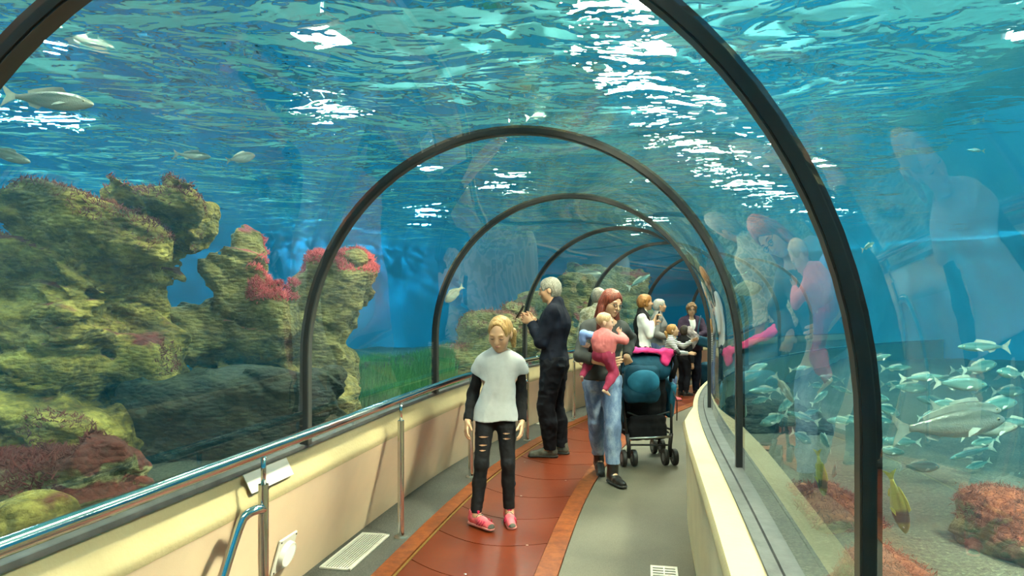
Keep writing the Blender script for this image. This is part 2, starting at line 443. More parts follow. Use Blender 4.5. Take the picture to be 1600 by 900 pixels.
    t.surf(t.n('BsdfPrincipled', Base__Color=mx, Roughness=.9, Normal=bp))
    basic('seagrass', (.06, .20, .03), .6, var=.4, scale=2.5)
    basic('algae_red', (.17, .032, .012), .8, var=.4, scale=9)
    basic('algae_pink', (.58, .075, .085), .8, var=.35, scale=9)
    basic('algae_dark', (.14, .02, .015), .85, var=.4, scale=9)
mk_materials()

# ------------------------------------------------------------------ the setting
def struct(o): o['kind'] = 'structure'; return o
S0, S1 = -5.0, 19.5
ZW = 3.1                                     # water level
# floors
struct(sweep('floor', [(-1.30, -.12), (-1.30, -.01), (1.06, -.01), (1.06, -.12)], S0, S1, 'joint_dark', 1.0))
struct(sweep('floor_carpet', [(-1.25, -.01), (-1.25, .002), (-.865, .002), (-.865, -.01)], S0, S1, 'carpet', .5))
struct(sweep('floor_side', [(.152, -.01), (.152, .002), (1.05, .002), (1.05, -.01)], S0, S1, 'side_floor', .5))
wk = struct(sweep('floor_walkway', [(-.73, -.01), (-.73, -.002), (.02, -.002), (.02, -.01)], S0, S1, 'joint_dark', .5))
struct(sweep('trim_1', [(-.862, -.01), (-.862, .014), (-.752, .014), (-.752, -.01)], S0, S1, 'walkway_edge', .4))
struct(sweep('trim_2', [(-.748, -.01), (-.748, .006), (-.733, .006), (-.733, -.01)], S0, S1, 'groove_brass', .4))
struct(sweep('trim_3', [(.022, -.01), (.022, .010), (.148, .010), (.148, -.01)], S0, S1, 'walkway_edge', .4))
# crescent plates of the walkway
_t = np.linspace(0, 1, 11); _bow = lambda t: -.15 * np.sin(math.pi * t) - .10 * t
_sp = .515
for i in range(26):
    sa = 2.62 + i * _sp; o0 = -.729; o1 = .018
    top = []; 
    for (sb, rev) in ((sa + .004, False), (sa + _sp - .004, True)):
        tt = _t[::-1] if rev else _t
        top.append(P(sb + _bow(tt), o0 + (o1 - o0) * tt, .006))
    top = np.concatenate(top); n = len(top); v = np.concatenate([top, top - [0, 0, .010]])
    f = [tuple(range(n))] + [(k, n + k, n + (k + 1) % n, (k + 1) % n) for k in range(n)]
    MB().add(v, f).build('plate', 'walkway', wk)
for i in range(24):      # small screw heads near the plate joints
    c = P(3.0 + i * _sp * .98, [-.62, -.36, -.10][i % 3], .0075); MB().lathe([(.008, -.002), (.008, 0), (.005, .0012)], c, n=10).build('screw', 'steel_dull', wk)

# side walls
struct(sweep('wall_left', [(-1.245, -.1), (-1.245, .0), (-1.06, .64), (-1.12, .64), (-1.30, 0), (-1.30, -.1)], S0, S1, 'plaster', .25))
struct(sweep('trim_4', [(-1.069, .60), (-1.0605, .625), (-1.060, .640), (-1.0625, .655), (-1.068, .675), (-1.082, .775), (-1.118, .775), (-1.118, .60)], S0, S1, 'ledge_cap', .25, smooth='auto'))
rshift = lambda s: float(np.interp(s, [4.75, 5.9], [0, .125]))      # past a corner the right wall falls back to the glass
struct(sweep('wall_right', [(.905, -.1), (.892, .64), (.96, .64), (.96, -.1)], S0, S1, 'wall_right_plaster', .25, shift=rshift))
struct(sweep('trim_5', [(.893, .60), (.874, .64), (.872, .675), (.885, .694), (.965, .694), (.965, .60)], S0, S1, 'ledge_cap', .25, smooth='auto', shift=rshift))
struct(sweep('trim_8', [(.955, -.1), (.955, .692), (1.09, .692), (1.09, -.1)], S0, S1, 'ledge_cap', .25))
struct(sweep('trim_6', [(-1.078, .772), (-1.082, .792), (-1.12, .796), (-1.12, .772)], S0, S1, 'track_grey', .25))
tr7 = struct(sweep('trim_7', [(.992, .69), (.992, .702), (1.004, .702), (1.004, .697), (1.036, .697), (1.040, .706), (1.095, .706), (1.095, .69)], S0, S1, 'track_grey', .25))

# arch: vertical legs and a near-round vault
def arch_prof(d, n=44, zl=.79, zr=.69):
    w, rise, e = 1.077 + d, 1.139 + d, 1.98
    a = np.linspace(0, math.pi, n); c, s = np.cos(a), np.sin(a)
    u = -np.sign(c) * np.abs(c) ** (2 / e) * w; v = 1.24 + rise * np.abs(s) ** (2 / e)
    u = np.concatenate([[-w, -w], u, [w, w]]); v = np.concatenate([[zl, (zl + 1.24) / 2], v, [(zr + 1.24) / 2, zr]])
    return u, v
SKEW = .141
RIBS = [-2.8, -.8, 1.2026, 3.2125, 5.2, 7.34, 9.2, 11.16, 12.94, 14.9, 16.8]
RIB_LABEL = {2: 'nearest and largest dark metal arch rib, running out of the top of the picture',
             3: 'second arch rib, grey metal, left foot behind the handrail before the girl',
             4: 'third arch rib, dark metal, left foot behind the girl in the grey tunic',
             5: 'fourth arch rib, thin dark metal, left foot behind the man with the phone',
             6: 'fifth arch rib, thin dark curve behind the red-haired woman',
             7: 'sixth arch rib, small dark curve rising behind the two short-haired women',
             8: 'seventh and farthest visible arch rib above the woman in purple'}
def arch_sheet(name, sa, sb, d0, d1, mats, nseg, smooth=True):
    """closed curved slab between arch profiles d0 (inside) and d1 (outside), from sa to sb"""
    ua, va = arch_prof(d0); ub, vb = arch_prof(d1); n = len(ua); ss = np.linspace(sa, sb, nseg + 1); V = []; F = []; FM = []
    for s in ss: V.append(P(s + SKEW * ua, ua, va)); V.append(P(s + SKEW * ub, ub, vb))
    V = np.concatenate(V); I = lambda i, side, k: (i * 2 + side) * n + k
    for i in range(nseg):
        for k in range(n - 1):
            F.append((I(i, 0, k), I(i, 0, k + 1), I(i + 1, 0, k + 1), I(i + 1, 0, k))); FM.append(0)
            F.append((I(i, 1, k), I(i + 1, 1, k), I(i + 1, 1, k + 1), I(i, 1, k + 1))); FM.append(len(mats) - 1)
    for i, fl in ((0, 0), (nseg, 1)):
        for k in range(n - 1):
            q = (I(i, 0, k), I(i, 1, k), I(i, 1, k + 1), I(i, 0, k + 1)); F.append(q[::-1] if fl else q); FM.append(len(mats) - 1)
    for i in range(nseg):
        F.append((I(i, 0, 0), I(i + 1, 0, 0), I(i + 1, 1, 0), I(i, 1, 0))); FM.append(len(mats) - 1)
        F.append((I(i, 0, n - 1), I(i, 1, n - 1), I(i + 1, 1, n - 1), I(i + 1, 0, n - 1))); FM.append(len(mats) - 1)
    o = obj(name, V, F, mats=mats, fmat=FM)
    if smooth:
        o.data.polygons.foreach_set('use_smooth', np.ones(len(F), bool)); o.data.set_sharp_from_angle(angle=math.radians(40))
    return o
for i, s in enumerate(RIBS):
    if 2 <= i <= 8:
        r = empty('arch_rib', P(s, 0, 0)); tag(r, RIB_LABEL[i], 'arch', 'arch ribs of the tunnel')
        off = Matrix.Translation(-Vector(r.location))
        parts = [arch_sheet('frame_band', s - .019, s + .019, -.012, .03, ['rib_metal'], 1), arch_sheet('seal_strip', s - .024, s - .0192, -.008, .03, ['gasket'], 1), arch_sheet('seal_strip', s + .0192, s + .024, -.008, .03, ['gasket'], 1)]
        for q in parts: q.data.transform(off); q.parent = r
for i in range(len(RIBS) - 1):
    struct(arch_sheet('window_%d' % (i + 1), RIBS[i] + .025, RIBS[i + 1] - .025, .004, .028, ['acrylic_in', 'acrylic_out'], 9))

# tank: walls, bed, hall ceiling, water
OL, OR = -9.5, 7.0
struct(sweep('wall_tank_left', [(OL - .2, -.6), (OL - .2, 3.6), (OL, 3.6), (OL, -.6)], S0, S1, 'tank_paint', .8))
struct(sweep('wall_tank_right', [(OR, -.6), (OR, 3.6), (OR + .2, 3.6), (OR + .2, -.6)], S0, S1, 'tank_paint', .8))
for nm, s in (('wall_tank_far', S1), ('wall_tank_back', S0)):
    ds = .2 if s > 0 else -.2; V = np.concatenate([[P(q, o, z) for o, z in ((OL - .2, -.6), (OR + .2, -.6), (OR + .2, 6.4), (OL - .2, 6.4))] for q in (s, s + ds)])
    struct(MB().add(V, [(0, 1, 2, 3), (7, 6, 5, 4), (0, 4, 5, 1), (1, 5, 6, 2), (2, 6, 7, 3), (3, 7, 4, 0)]).build(nm, 'tank_paint'))
struct(sweep('wall_hall_left', [(OL - .4, 3.6), (OL - .4, 6.4), (OL - .2, 6.4), (OL - .2, 3.6)], S0, S1, 'ceiling_hall', 1.0))
struct(sweep('wall_hall_right', [(OR + .2, 3.6), (OR + .2, 6.4), (OR + .4, 6.4), (OR + .4, 3.6)], S0, S1, 'ceiling_hall', 1.0))
struct(sweep('ceiling', [(OL - .4, 6.4), (OL - .4, 6.6), (OR + .4, 6.6), (OR + .4, 6.4)], S0, S1, 'ceiling_hall', 1.0))
def bed_z(x, y):
    p = np.stack([x, y, np.zeros_like(x)], -1); return .30 + .16 * fbm(p * .45, 4, 5) + .03 * fbm(p * 3.1, 3, 9) + .38 * np.exp(-((x + 1.75) / 1.3) ** 2 - ((y - 9.3) / 1.5) ** 2)
def grid_on_path(name, s0, s1, o0, o1, zf, mat, st, so, smooth=True):
    ss = np.arange(s0, s1 + 1e-6, st); oo = np.arange(o0, o1 + 1e-6, so); A, B = np.meshgrid(ss, oo, indexing='ij'); V = P(A.ravel(), B.ravel()); V[:, 2] = zf(V[:, 0], V[:, 1])
    I = np.arange(len(ss) * len(oo)).reshape(len(ss), len(oo)); F = np.stack([I[:-1, :-1], I[:-1, 1:], I[1:, 1:], I[1:, :-1]], -1).reshape(-1, 4)[:, ::-1]
    return obj(name, V, F, mat, smooth=smooth)
struct(grid_on_path('floor_seabed_left', S0, S1, OL, -1.24, bed_z, 'sand', .12, .12))
struct(grid_on_path('floor_seabed_right', S0, S1, 1.09, OR, bed_z, 'sand', .10, .10))
def wave_z(x, y):
    p = np.stack([x * 1.0, y * .6, np.zeros_like(x)], -1); return ZW + .035 * fbm(p * 1.1, 3, 21)
ws = tag(grid_on_path('water_surface', S0, S1, OL, OR, wave_z, 'water_surface', .13, .13), 'rippled water surface above the glass vault, seen from below', 'water', kind='stuff')
_nv = len(ws.data.vertices); _co = np.empty(_nv * 3, np.float32); ws.data.vertices.foreach_get('co', _co); _co = _co.reshape(-1, 3)
_no = len(np.arange(OL, OR + 1e-6, .13)); _off = np.tile(np.arange(OL, OR + 1e-6, .13), _nv // _no)     # the water lies calm over the inner basin on the right
_cm = np.clip((_off + .35 * fbm(_co * .8, 3, 55) - 1.9) / 1.1, 0, 1); _rp = (1 - .95 * _cm * _cm * (3 - 2 * _cm)).astype(np.float32)
_at = ws.data.attributes.new('ripple', 'FLOAT', 'POINT'); _at.data.foreach_set('value', _rp)
_co[:, 2] = ZW + (_co[:, 2] - ZW) * _rp; ws.data.vertices.foreach_set('co', _co.ravel()); ws.data.update()
ws.data.flip_normals() if ws.data.polygons[0].normal.z < 0 else None
ua, va = arch_prof(.032, 24, .5, .5); prof = [(OL + .01, -.3), (OL + .01, ZW + .14), (OR - .01, ZW + .14), (OR - .01, -.3), (1.10, -.3), (1.10, .5)] + list(zip(ua[::-1], va[::-1])) + [(-1.16, .5), (-1.31, 0), (-1.31, -.3)]
# the water follows the rib skew only at the vault; a straight sweep just outside the sheet is enough
tag(sweep('water_body', prof, S0 + .02, S1 - .02, 'water_body', .5), 'clear blue-green tank water all around the glass tunnel', 'water', kind='stuff')

# flood lamps over the water
def lamp(s, o, z=4.7, w=.55, l=.55, mat='lamp_glow', yaw=0.0):
    c = P(s, o, z); r = empty('flood_lamp', c, -heading(s) + yaw)
    b = MB().box((0, 0, .10), (w + .08, l + .08, .16), bev=.03); b.tube([(0, 0, .18), (0, 0, 6.4 - z)], .02, 8); b.build('housing', 'lamp_housing', r)
    MB().box((0, 0, .008), (w, l, .02)).build('diffuser', mat, r)
    MB().lathe([(.16, .185), (.16, .20), (.1, .21)], n=16).build('ceiling_fill', 'fill_up', r)  # added emitter on top of the housing, brightens the hall ceiling
    return r
LAMPS = [(1.7, 3.3, .7, .7), (4.6, .30, .34, 2.3), (7.4, .25, .34, 2.3), (10.2, .2, .34, 2.3), (13.0, .1, .34, 2.3), (16.2, 0, .34, 1.2), (-1.6, .2, 1.0, 1.0),  # last entry: unseen fill lamp added behind the camera
         (3.0, -3.2, .5, .5), (6.6, -3.4, .5, .5), (10.6, -3.6, .5, .5), (1.6, -6.2, .5, .5), (6.0, -6.8, .5, .5), (11.5, -6.8, .5, .5), (15.0, -4.0, .5, .5),  # outermost left row is added to brighten the tank's back wall
         (2.6, 3.3, .5, .5), (6.0, 4.0, .5, .5), (10.0, 4.2, .5, .5)]  # unseen lamps added as fill for the right tank and left wall
_side = {0: 'above the walkway', 1: 'over the left-hand tank', 2: 'as added fill over the right-hand tank'}
for i, (s, o, w, l_) in enumerate(LAMPS):
    k = 0 if i < 7 else (1 if i < 14 else 2)
    l = lamp(s, o, z=5.2 if i in (0, 6) else 4.7, w=w, l=l_, mat=['lamp_glow', 'lamp_tank', 'fill_right'][k] if i not in (0, 10, 11, 12) else ('lamp_key' if i < 7 else 'fill_back'))
    tag(l, 'flood lamp glaring through the rippled water ' + _side[k], 'lamp', 'flood lamps ' + _side[k])
# ------------------------------------------------------------------ rocks, growth and bed
def rock_disp(seed, amp, tilt=(.35, .2, 1.0), strata=.5):
    tl = np.array(tilt, np.float32); tl /= np.linalg.norm(tl)
    def f(p):
        w = p + .12 * np.stack([fbm(p * 2.2, 2, seed + 3), fbm(p * 2.2, 2, seed + 5), fbm(p * 2.2, 2, seed + 7)], -1)
        a = fbm(w * 2.1, 5, seed, .55); r = 1 - np.abs(fbm(w * 4.5, 3, seed + 40)) * 1.6
        h = (w @ tl)[:, None] * tl; u = (w - h) * .55 + h * 3.4
        st = fbm(u * 2.0, 4, seed + 60, .55)
        c = np.maximum(0, .25 - np.abs(fbm(u * 1.5 + 9, 3, seed + 90))) * 2.2
        return -amp * (.7 * a + .2 * r + strata * st) + amp * c
    return f
def rb(px, py, Y, hw, hd, hh, rot=(0, 0, 0), r=.1, k=.12):
    from mathutils import Euler
    return rbox(pix(px, py, Y), (hw, hd, hh), r, np.array(Euler(rot).to_matrix()), k)
def rock(name, prims, vox, seed, amp, mat, label, **kw):
    v, f = sdf_mesh(prims, vox, disp=rock_disp(seed, amp, **kw), amp=amp * 1.8)
    c = v.mean(0); c[2] = v[:, 2].min(); o = obj(name, v - c, f, mat, smooth=True); o.location = c
    return tag(o, label, 'rock')
def tufts(rockobj, name, mat, test, n, size, seed, spread=.6):
    """short algae fronds rooted on chosen faces of a rock, one uncountable growth"""
    me = rockobj.data; g = np.random.default_rng(seed)
    co = np.empty(len(me.vertices) * 3, np.float32); me.vertices.foreach_get('co', co); co = co.reshape(-1, 3)
    no = np.empty(len(me.vertices) * 3, np.float32); me.vertices.foreach_get('normal', no); no = no.reshape(-1, 3)
    w = co + np.array(rockobj.location, np.float32); m = np.argwhere(test(w, no)).ravel()
    if not len(m): return None
    i = g.choice(m, n); p = co[i] + g.normal(0, .01, (n, 3)); d = no[i] * .7 + np.array([0, 0, .5]) + g.normal(0, spread, (n, 3)); d /= np.linalg.norm(d, axis=1)[:, None]
    s = size * g.uniform(.4, 1.15, n)[:, None]; u = np.cross(d, g.normal(0, 1, (n, 3))); u /= np.linalg.norm(u, axis=1)[:, None]; b = np.cross(d, u)
    q = s * .16; base = p - d * .012
    V = np.stack([base + u * q, base - u * q * .5 + b * q * .87, base - u * q * .5 - b * q * .87, p + d * s + u * s * g.normal(0, .3, (n, 1))], 1).reshape(-1, 3)
    k = np.arange(n) * 4; F = np.concatenate([np.stack([k, k + 1, k + 3], 1), np.stack([k + 1, k + 2, k + 3], 1), np.stack([k + 2, k, k + 3], 1)])
    o = obj(name, V, F, mat, rockobj); o['kind'] = 'stuff'; return o

r1 = rock('reef_rock', [rb(165, 352, 4.9, .50, .42, .22, (0, .08, .1)), rb(40, 430, 4.9, .66, .45, .34, (.1, -.1, 0)), rb(165, 445, 5.0, .30, .38, .28, (0, .5, 0)), rb(225, 560, 5.05, .24, .3, .20),
                        rb(60, 560, 4.8, .55, .5, .45, (0, .15, 0)), rb(40, 740, 4.7, .75, .6, .5), rb(262, 318, 4.95, .30, .36, .09, (0, .04, 0)), rb(120, 330, 4.95, .18, .3, .12, (0, .0, 0))],
          .026, 11, .135, 'rock_left', 'huge olive-green layered rock filling the left of the tank')
tufts(r1, 'red_algae', 'algae_dark', lambda w, n: (n[:, 2] > .1) & (fbm(w * 1.3, 3, 77) > .32), 9000, .032, 1, .8)
r2 = rock('reef_rock', [rb(390, 388, 5.6, .15, .2, .16, (0, .1, .2)), rb(384, 440, 5.6, .22, .26, .24, (0, -.2, 0)), rb(338, 512, 5.6, .30, .32, .24, (0, -.30, 0)), rb(420, 510, 5.65, .20, .3, .30),
                        rb(385, 690, 5.5, .52, .45, .55), rb(455, 448, 5.7, .09, .16, .10), rb(470, 690, 5.7, .42, .42, .5)],
          .026, 23, .115, 'rock_mid', 'pointed grey-green rock spire in the middle of the left reef')
tufts(r2, 'pink_algae', 'algae_pink', lambda w, n: (n[:, 2] > .1) & (w[:, 0] > -2.12) & (w[:, 2] > 1.55) & (fbm(w * 2.2, 2, 5) > .0), 3000, .034, 2)
r3 = rock('reef_rock', [rb(538, 425, 6.2, .23, .28, .13, (0, .05, 0)), rb(530, 480, 6.2, .20, .28, .30, (0, .22, 0)), rb(490, 520, 6.2, .22, .3, .36, (0, .25, 0)), rb(502, 432, 6.25, .18, .26, .08, (0, -.35, 0)),
                        rb(495, 600, 6.3, .32, .34, .34), rb(495, 720, 6.3, .42, .42, .42)],
          .026, 37, .10, 'rock_mid', 'leaning reef rock capped with bright pink algae behind the second arch')
tufts(r3, 'pink_algae', 'algae_pink', lambda w, n: (n[:, 2] > .15) & (w[:, 2] > 1.82) & (fbm(w * 2.0, 2, 15) > -.4), 7000, .035, 3)
r4 = rock('reef_rock', [rb(175, 705, 3.3, .12, .14, .09, (0, -.2, .3), .05, .05), rb(85, 760, 3.3, .34, .3, .16, (0, -.12, 0)), rb(60, 850, 3.25, .4, .35, .28), rb(150, 800, 3.35, .18, .25, .25)],
          .017, 51, .07, 'rock_low', 'low rock overgrown with dark red algae at the lower left')
tufts(r4, 'red_algae', 'algae_dark', lambda w, n: (n[:, 2] > -.1) & (w[:, 0] < -2.05) & (fbm(w * 3, 2, 9) > -.45), 9000, .035, 4, .8)
r4b = rock('reef_rock', [rb(48, 815, 2.75, .10, .12, .09, (0, .2, 0), .05, .05), rb(30, 880, 2.75, .22, .2, .16)], .015, 58, .05, 'rock_left', 'small yellowish rock in the bottom left corner of the tank')
r5 = rock('reef_rock', [rb(768, 550, 9.6, .50, .4, .60, (0, 0, 0), .3), rb(728, 590, 9.5, .40, .4, .50, (0, -.45, 0), .25), rb(808, 522, 9.9, .28, .4, .38, (0, 0, 0), .2), rb(745, 660, 9.6, .6, .4, .35)],
          .032, 63, .12, 'rock_far', 'rounded mossy rock behind the girl in the grey tunic', strata=.35)
tufts(r5, 'red_algae', 'algae_dark', lambda w, n: (n[:, 2] > .3) & (fbm(w * 1.6, 3, 7) > 0), 2500, .05, 6)
r6 = rock('reef_rock', [rb(868, 490, 12.4, .62, .6, .45, (0, -.25, 0), .2), rb(850, 560, 12.4, .75, .7, .7), rb(890, 620, 12.3, .8, .8, .6), rb(900, 455, 12.6, .3, .4, .3)],
          .04, 71, .14, 'rock_far', 'brown boulder pile behind the man with the phone')
r7 = rock('reef_rock', [rb(950, 450, 15.8, .9, .6, .45, (0, .12, 0), .2), rb(940, 540, 15.8, 1.1, .8, .9), rb(930, 640, 15.6, 1.2, .9, .8)],
          .05, 83, .16, 'rock_far', 'distant purple-brown rock mass behind the red-haired woman')
r8 = rock('reef_rock', [rb(607, 578, 8.6, .34, .3, .13, (0, 0, .2), .1), rb(595, 600, 8.6, .46, .35, .12)], .025, 91, .06, 'rock_dark_and_shade', 'dark low rock lying in the green seagrass')
r9 = rock('reef_rock', [rb(1590, 822, 2.75, .14, .2, .10, (0, .1, .2), .06, .06), rb(1640, 880, 2.75, .24, .26, .22), rb(1590, 905, 2.8, .09, .16, .18)],
          .014, 97, .05, 'rock_red', 'rust-red algae covered rock at the lower right', strata=.25)
tufts(r9, 'red_algae', 'algae_red', lambda w, n: (n[:, 2] > .1) & (w[:, 2] > .60), 9000, .013, 8, .9)
r10 = rock('reef_rock', [rb(1380, 905, 2.35, .09, .16, .07, (0, 0, 0), .04, .05), rb(1385, 960, 2.4, .14, .25, .1)], .012, 103, .035, 'rock_red', 'small red weedy mound beside the nearest arch rib', strata=.2)
tufts(r10, 'red_algae', 'algae_red', lambda w, n: n[:, 2] > 0, 6000, .012, 9, .9)
r11 = rock('reef_rock', [rb(1205, 690, 6.6, .42, .5, .35, (0, .15, 0), .12), rb(1190, 740, 6.4, .45, .5, .3)], .03, 111, .09, 'rock_dark_and_shade', 'dark rock low behind the right-hand glass')
r12 = rock('reef_rock', [rb(1300, 805, 3.5, .13, .4, .09, (0, 0, -.2), .06), rb(1330, 840, 3.4, .15, .45, .08, (0, 0, -.2), .06)], .018, 119, .05, 'rock_red', 'long weedy reddish mound along the foot of the right glass', strata=.2)
tufts(r12, 'red_algae', 'algae_dark', lambda w, n: n[:, 2] > .1, 3000, .025, 10, .8)

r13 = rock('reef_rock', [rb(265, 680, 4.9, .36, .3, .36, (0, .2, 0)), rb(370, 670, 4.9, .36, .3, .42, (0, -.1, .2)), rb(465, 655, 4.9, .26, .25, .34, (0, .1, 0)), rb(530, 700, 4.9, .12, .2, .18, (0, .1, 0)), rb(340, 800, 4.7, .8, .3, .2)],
           .026, 131, .085, 'rock_dark_and_shade', 'rock wall with shade painted into its dark colour, along the foot of the left reef')  # deep shade of the lower reef is put into this rock's colour
def grass():
    g = np.random.default_rng(3); n = 12000
    px = g.uniform(545, 705, n); Y = g.uniform(7.2, 10.6, n); x = (px - 800) * Y / FPX + g.normal(0, .05, n); z = bed_z(x, Y)
    h = g.uniform(.14, .32, n) * (1 + .5 * fbm(np.stack([x, Y, Y * 0], -1) * 1.2, 2, 4)); a = g.uniform(0, 2 * math.pi, n); w = g.uniform(.004, .008, n)
    ux, uy = np.cos(a) * w, np.sin(a) * w; bx, by = g.normal(.02, .05, n), g.normal(0, .04, n)
    V = np.stack([np.stack([x - ux, Y - uy, z - .02], -1), np.stack([x + ux, Y + uy, z - .02], -1), np.stack([x + bx * .4 + ux * .8, Y + by * .4 + uy * .8, z + h * .6], -1), np.stack([x + bx * .4 - ux * .8, Y + by * .4 - uy * .8, z + h * .6], -1), np.stack([x + bx, Y + by, z + h], -1)], 1)
    k = np.arange(n) * 5; V = V.reshape(-1, 3); F = [(i, i + 1, i + 2, i + 3) for i in k] + [(i + 3, i + 2, i + 4) for i in k]
    c = np.array([V[:, 0].mean(), V[:, 1].mean(), V[:, 2].min()]); o = obj('seagrass', V - c, F, 'seagrass'); o.location = c
    tag(o, 'bright green seagrass meadow on the bed left of the girl', 'seagrass', kind='stuff')
grass()

# ------------------------------------------------------------------ fish
def fish_mats():
    for nm, back, side, belly in (('fish_silver', (.13, .15, .12), (.40, .42, .34), (.68, .66, .55)), ('fish_bream', (.22, .20, .15), (.45, .42, .34), (.7, .66, .55)),
                                  ('fish_yellow', (.30, .28, .04), (.55, .52, .10), (.62, .60, .25)), ('fish_school', (.05, .15, .14), (.16, .33, .30), (.40, .55, .45))):
        t = NT(nm); tc = t.n('TexCoord'); s = t.n('SeparateXYZ', Vector=(tc, 'Generated')); n = t.n('TexNoise', Vector=(tc, 'Object'), Scale=40.0, Detail=3.0)
        u = t.n('Math', {'operation': 'MULTIPLY_ADD'}, _0=(n, 'Fac'), _1=.12, _2=(s, 'Z'))
        r = t.ramp(u, [(.2, belly), (.45, side), (.62, side), (.8, back)])
        vo = t.n('TexVoronoi', Vector=t.n('Mapping', Vector=(tc, 'Object'), Scale=(1, .6, 1.2)), Scale=70.0); bp = t.n('Bump', Strength=.3, Distance=.004, Height=(vo, 'Distance'))
        if nm == 'fish_yellow':
            sd = t.ramp((s, 'X'), [(.55, gray(0)), (.62, gray(1)), (.78, gray(1)), (.84, gray(.35))]); r = t.n('MixRGB', Fac=sd, Color1=r, Color2=(.06, .055, .03))
        t.surf(t.n('BsdfPrincipled', Base__Color=r, Roughness=.3, Metallic=.25, Normal=bp))
    basic('fin_pale', (.42, .48, .40), .5, var=.2); basic('fin_yellow', (.55, .50, .08), .5, var=.2); basic('fish_eye', (.75, .7, .45), .15); basic('pupil', (.01, .01, .01), .1)
    basic('fin_dark', (.06, .055, .05), .5, var=.2)
fish_mats()
def fish_proto(kind):
    """unit-length fish, head towards +x: lofted body, tail, dorsal, anal and pectoral fins, eyes"""
    hh, hw, mat, fin = {'bass': (.115, .065, 'fish_silver', 'fin_pale'), 'bream': (.19, .065, 'fish_bream', 'fin_pale'), 'yellow': (.16, .06, 'fish_yellow', 'fin_yellow'), 'school': (.14, .05, 'fish_school', 'fin_pale'), 'slim': (.085, .05, 'fish_school', 'fin_pale')}[kind]
    xs = np.array([.5, .485, .45, .39, .30, .18, .05, -.08, -.20, -.29, -.345]); top = np.array([0, .22, .42, .66, .88, 1.0, .96, .78, .52, .30, .24]); bot = np.array([0, .18, .36, .58, .82, .98, .95, .74, .46, .28, .24]); wid = np.array([0, .3, .55, .8, .97, 1, .9, .7, .42, .2, .12])
    V = []; F = []; n = 12
    for x, t_, b_, w_ in zip(xs, top, bot, wid):
        for k in range(n):
            a = 2 * math.pi * k / n; s, c = math.sin(a), math.cos(a); V.append((x, c * hw * w_, (hh * t_ if s > 0 else hh * b_) * s))
    for i in range(len(xs) - 1):
        for k in range(n): F.append((i * n + k, i * n + (k + 1) % n, (i + 1) * n + (k + 1) % n, (i + 1) * n + k))
    F.append(tuple(range((len(xs) - 1) * n, len(xs) * n)))
    body = MB().add(V, F).build('fish', mat, smooth=True)
    def fin_mesh(name, outline, y=0.0, th=.006, lean=0.0, m=fin):
        p = np.array(outline, float); k = len(p); A = np.stack([p[:, 0], np.full(k, y + th / 2) + lean * p[:, 1], p[:, 1]], 1); B = A.copy(); B[:, 1] -= th
        MB().add(np.concatenate([A, B]), [tuple(range(k)), tuple(range(2 * k - 1, k - 1, -1))] + [(i, k + i, k + (i + 1) % k, (i + 1) % k) for i in range(k)]).build(name, m, body)
    fin_mesh('tail_fin', [(-.335, .03), (-.39, .055), (-.5, .14), (-.47, .06), (-.44, 0), (-.47, -.06), (-.5, -.14), (-.39, -.055), (-.335, -.03)])
    d = hh * .92
    fin_mesh('dorsal_fin', [(.20, d * .95), (.15, d + .06), (.05, d + .055), (-.05, d * .84 + .05), (-.15, d * .6 + .05), (-.22, d * .5 + .03), (-.21, d * .42), (-.05, d * .75)])
    fin_mesh('anal_fin', [(-.06, -d * .78), (-.10, -d * .7 - .05), (-.19, -d * .5 - .04), (-.22, -d * .4), (-.15, -d * .5)])
    for sg in (-1, 1):
        fin_mesh('pectoral_fin', [(.22, -.03), (.17, -.055), (.08, -.085), (.10, -.05), (.15, -.02)], y=sg * hw * .97, lean=-sg * .5)
        e = MB().lathe([(.002, -.004), (.016, 0), (.014, .006), (.003, .010)], (.40, sg * hw * .70, hh * .16), (0, sg, 0), 12).build('eye', 'fish_eye', body, True)
        MB().lathe([(.008, .008), (.006, .0125), (.001, .0135)], (.40, sg * hw * .70, hh * .16), (0, sg, 0), 10).build('pupil', 'pupil', e, True)
    if kind == 'yellow': fin_mesh('dark_saddle', [(.30, -.10), (.30, .13), (.12, .165), (.10, -.15)], th=hw * 1.98, m='fin_dark') if False else None
    return body
def copy_tree(o, parent=None):
    c = o.copy(); COL.objects.link(c); c.parent = parent
    for ch in list(o.children): copy_tree(ch, c)
    return c
PROTO = {}
def fish(kind, px, py, Y, L, yaw, pitch, label, group=None, roll=0.0):
    if kind not in PROTO: PROTO[kind] = o = fish_proto(kind)
    else: o = copy_tree(PROTO[kind])
    if 'label' in o: del o['label']
    if 'group' in o: del o['group']
    o.location = pix(px, py, Y); o.scale = (L, L, L); o.rotation_mode = 'ZYX' if False else 'XYZ'
    o.rotation_euler = (roll, -math.radians(pitch), math.radians(yaw))
    tag(o, label, 'fish', group); return o
fish('bass', 75, 156, 3.7, .46, 12, -3, 'large silver bass under the surface at the far upper left')
fish('bass', 135, 62, 4.4, .34, 20, -14, 'silver bass just below the surface beside the near arch rib')
fish('bass', 8, 242, 4.2, .30, 10, -16, 'fish cut by the left edge of the picture')
fish('bass', 300, 243, 6.2, .34, 5, -4, 'slim fish swimming right above the big left rock')
fish('bream', 376, 247, 6.4, .27, 15, 14, 'short fish heading up right above the rock spire')
fish('bream', 710, 459, 8.6, .34, 215, -38, 'pale bream diving left beside the third arch rib')
fish('slim', 843, 181, 5.6, .26, 15, 12, 'thin pale fish above the crown of the second arch')
fish('bass', 912, 429, 12.6, .66, -8, 2, 'pale fish above the boulders behind the man')
fish('slim', 998, 440, 12.8, .56, 20, 28, 'silver fish slanting upwards above the short-haired women')
fish('slim', 1074, 389, 10.5, .34, 5, 8, 'small silver fish high beside the fourth arch rib')
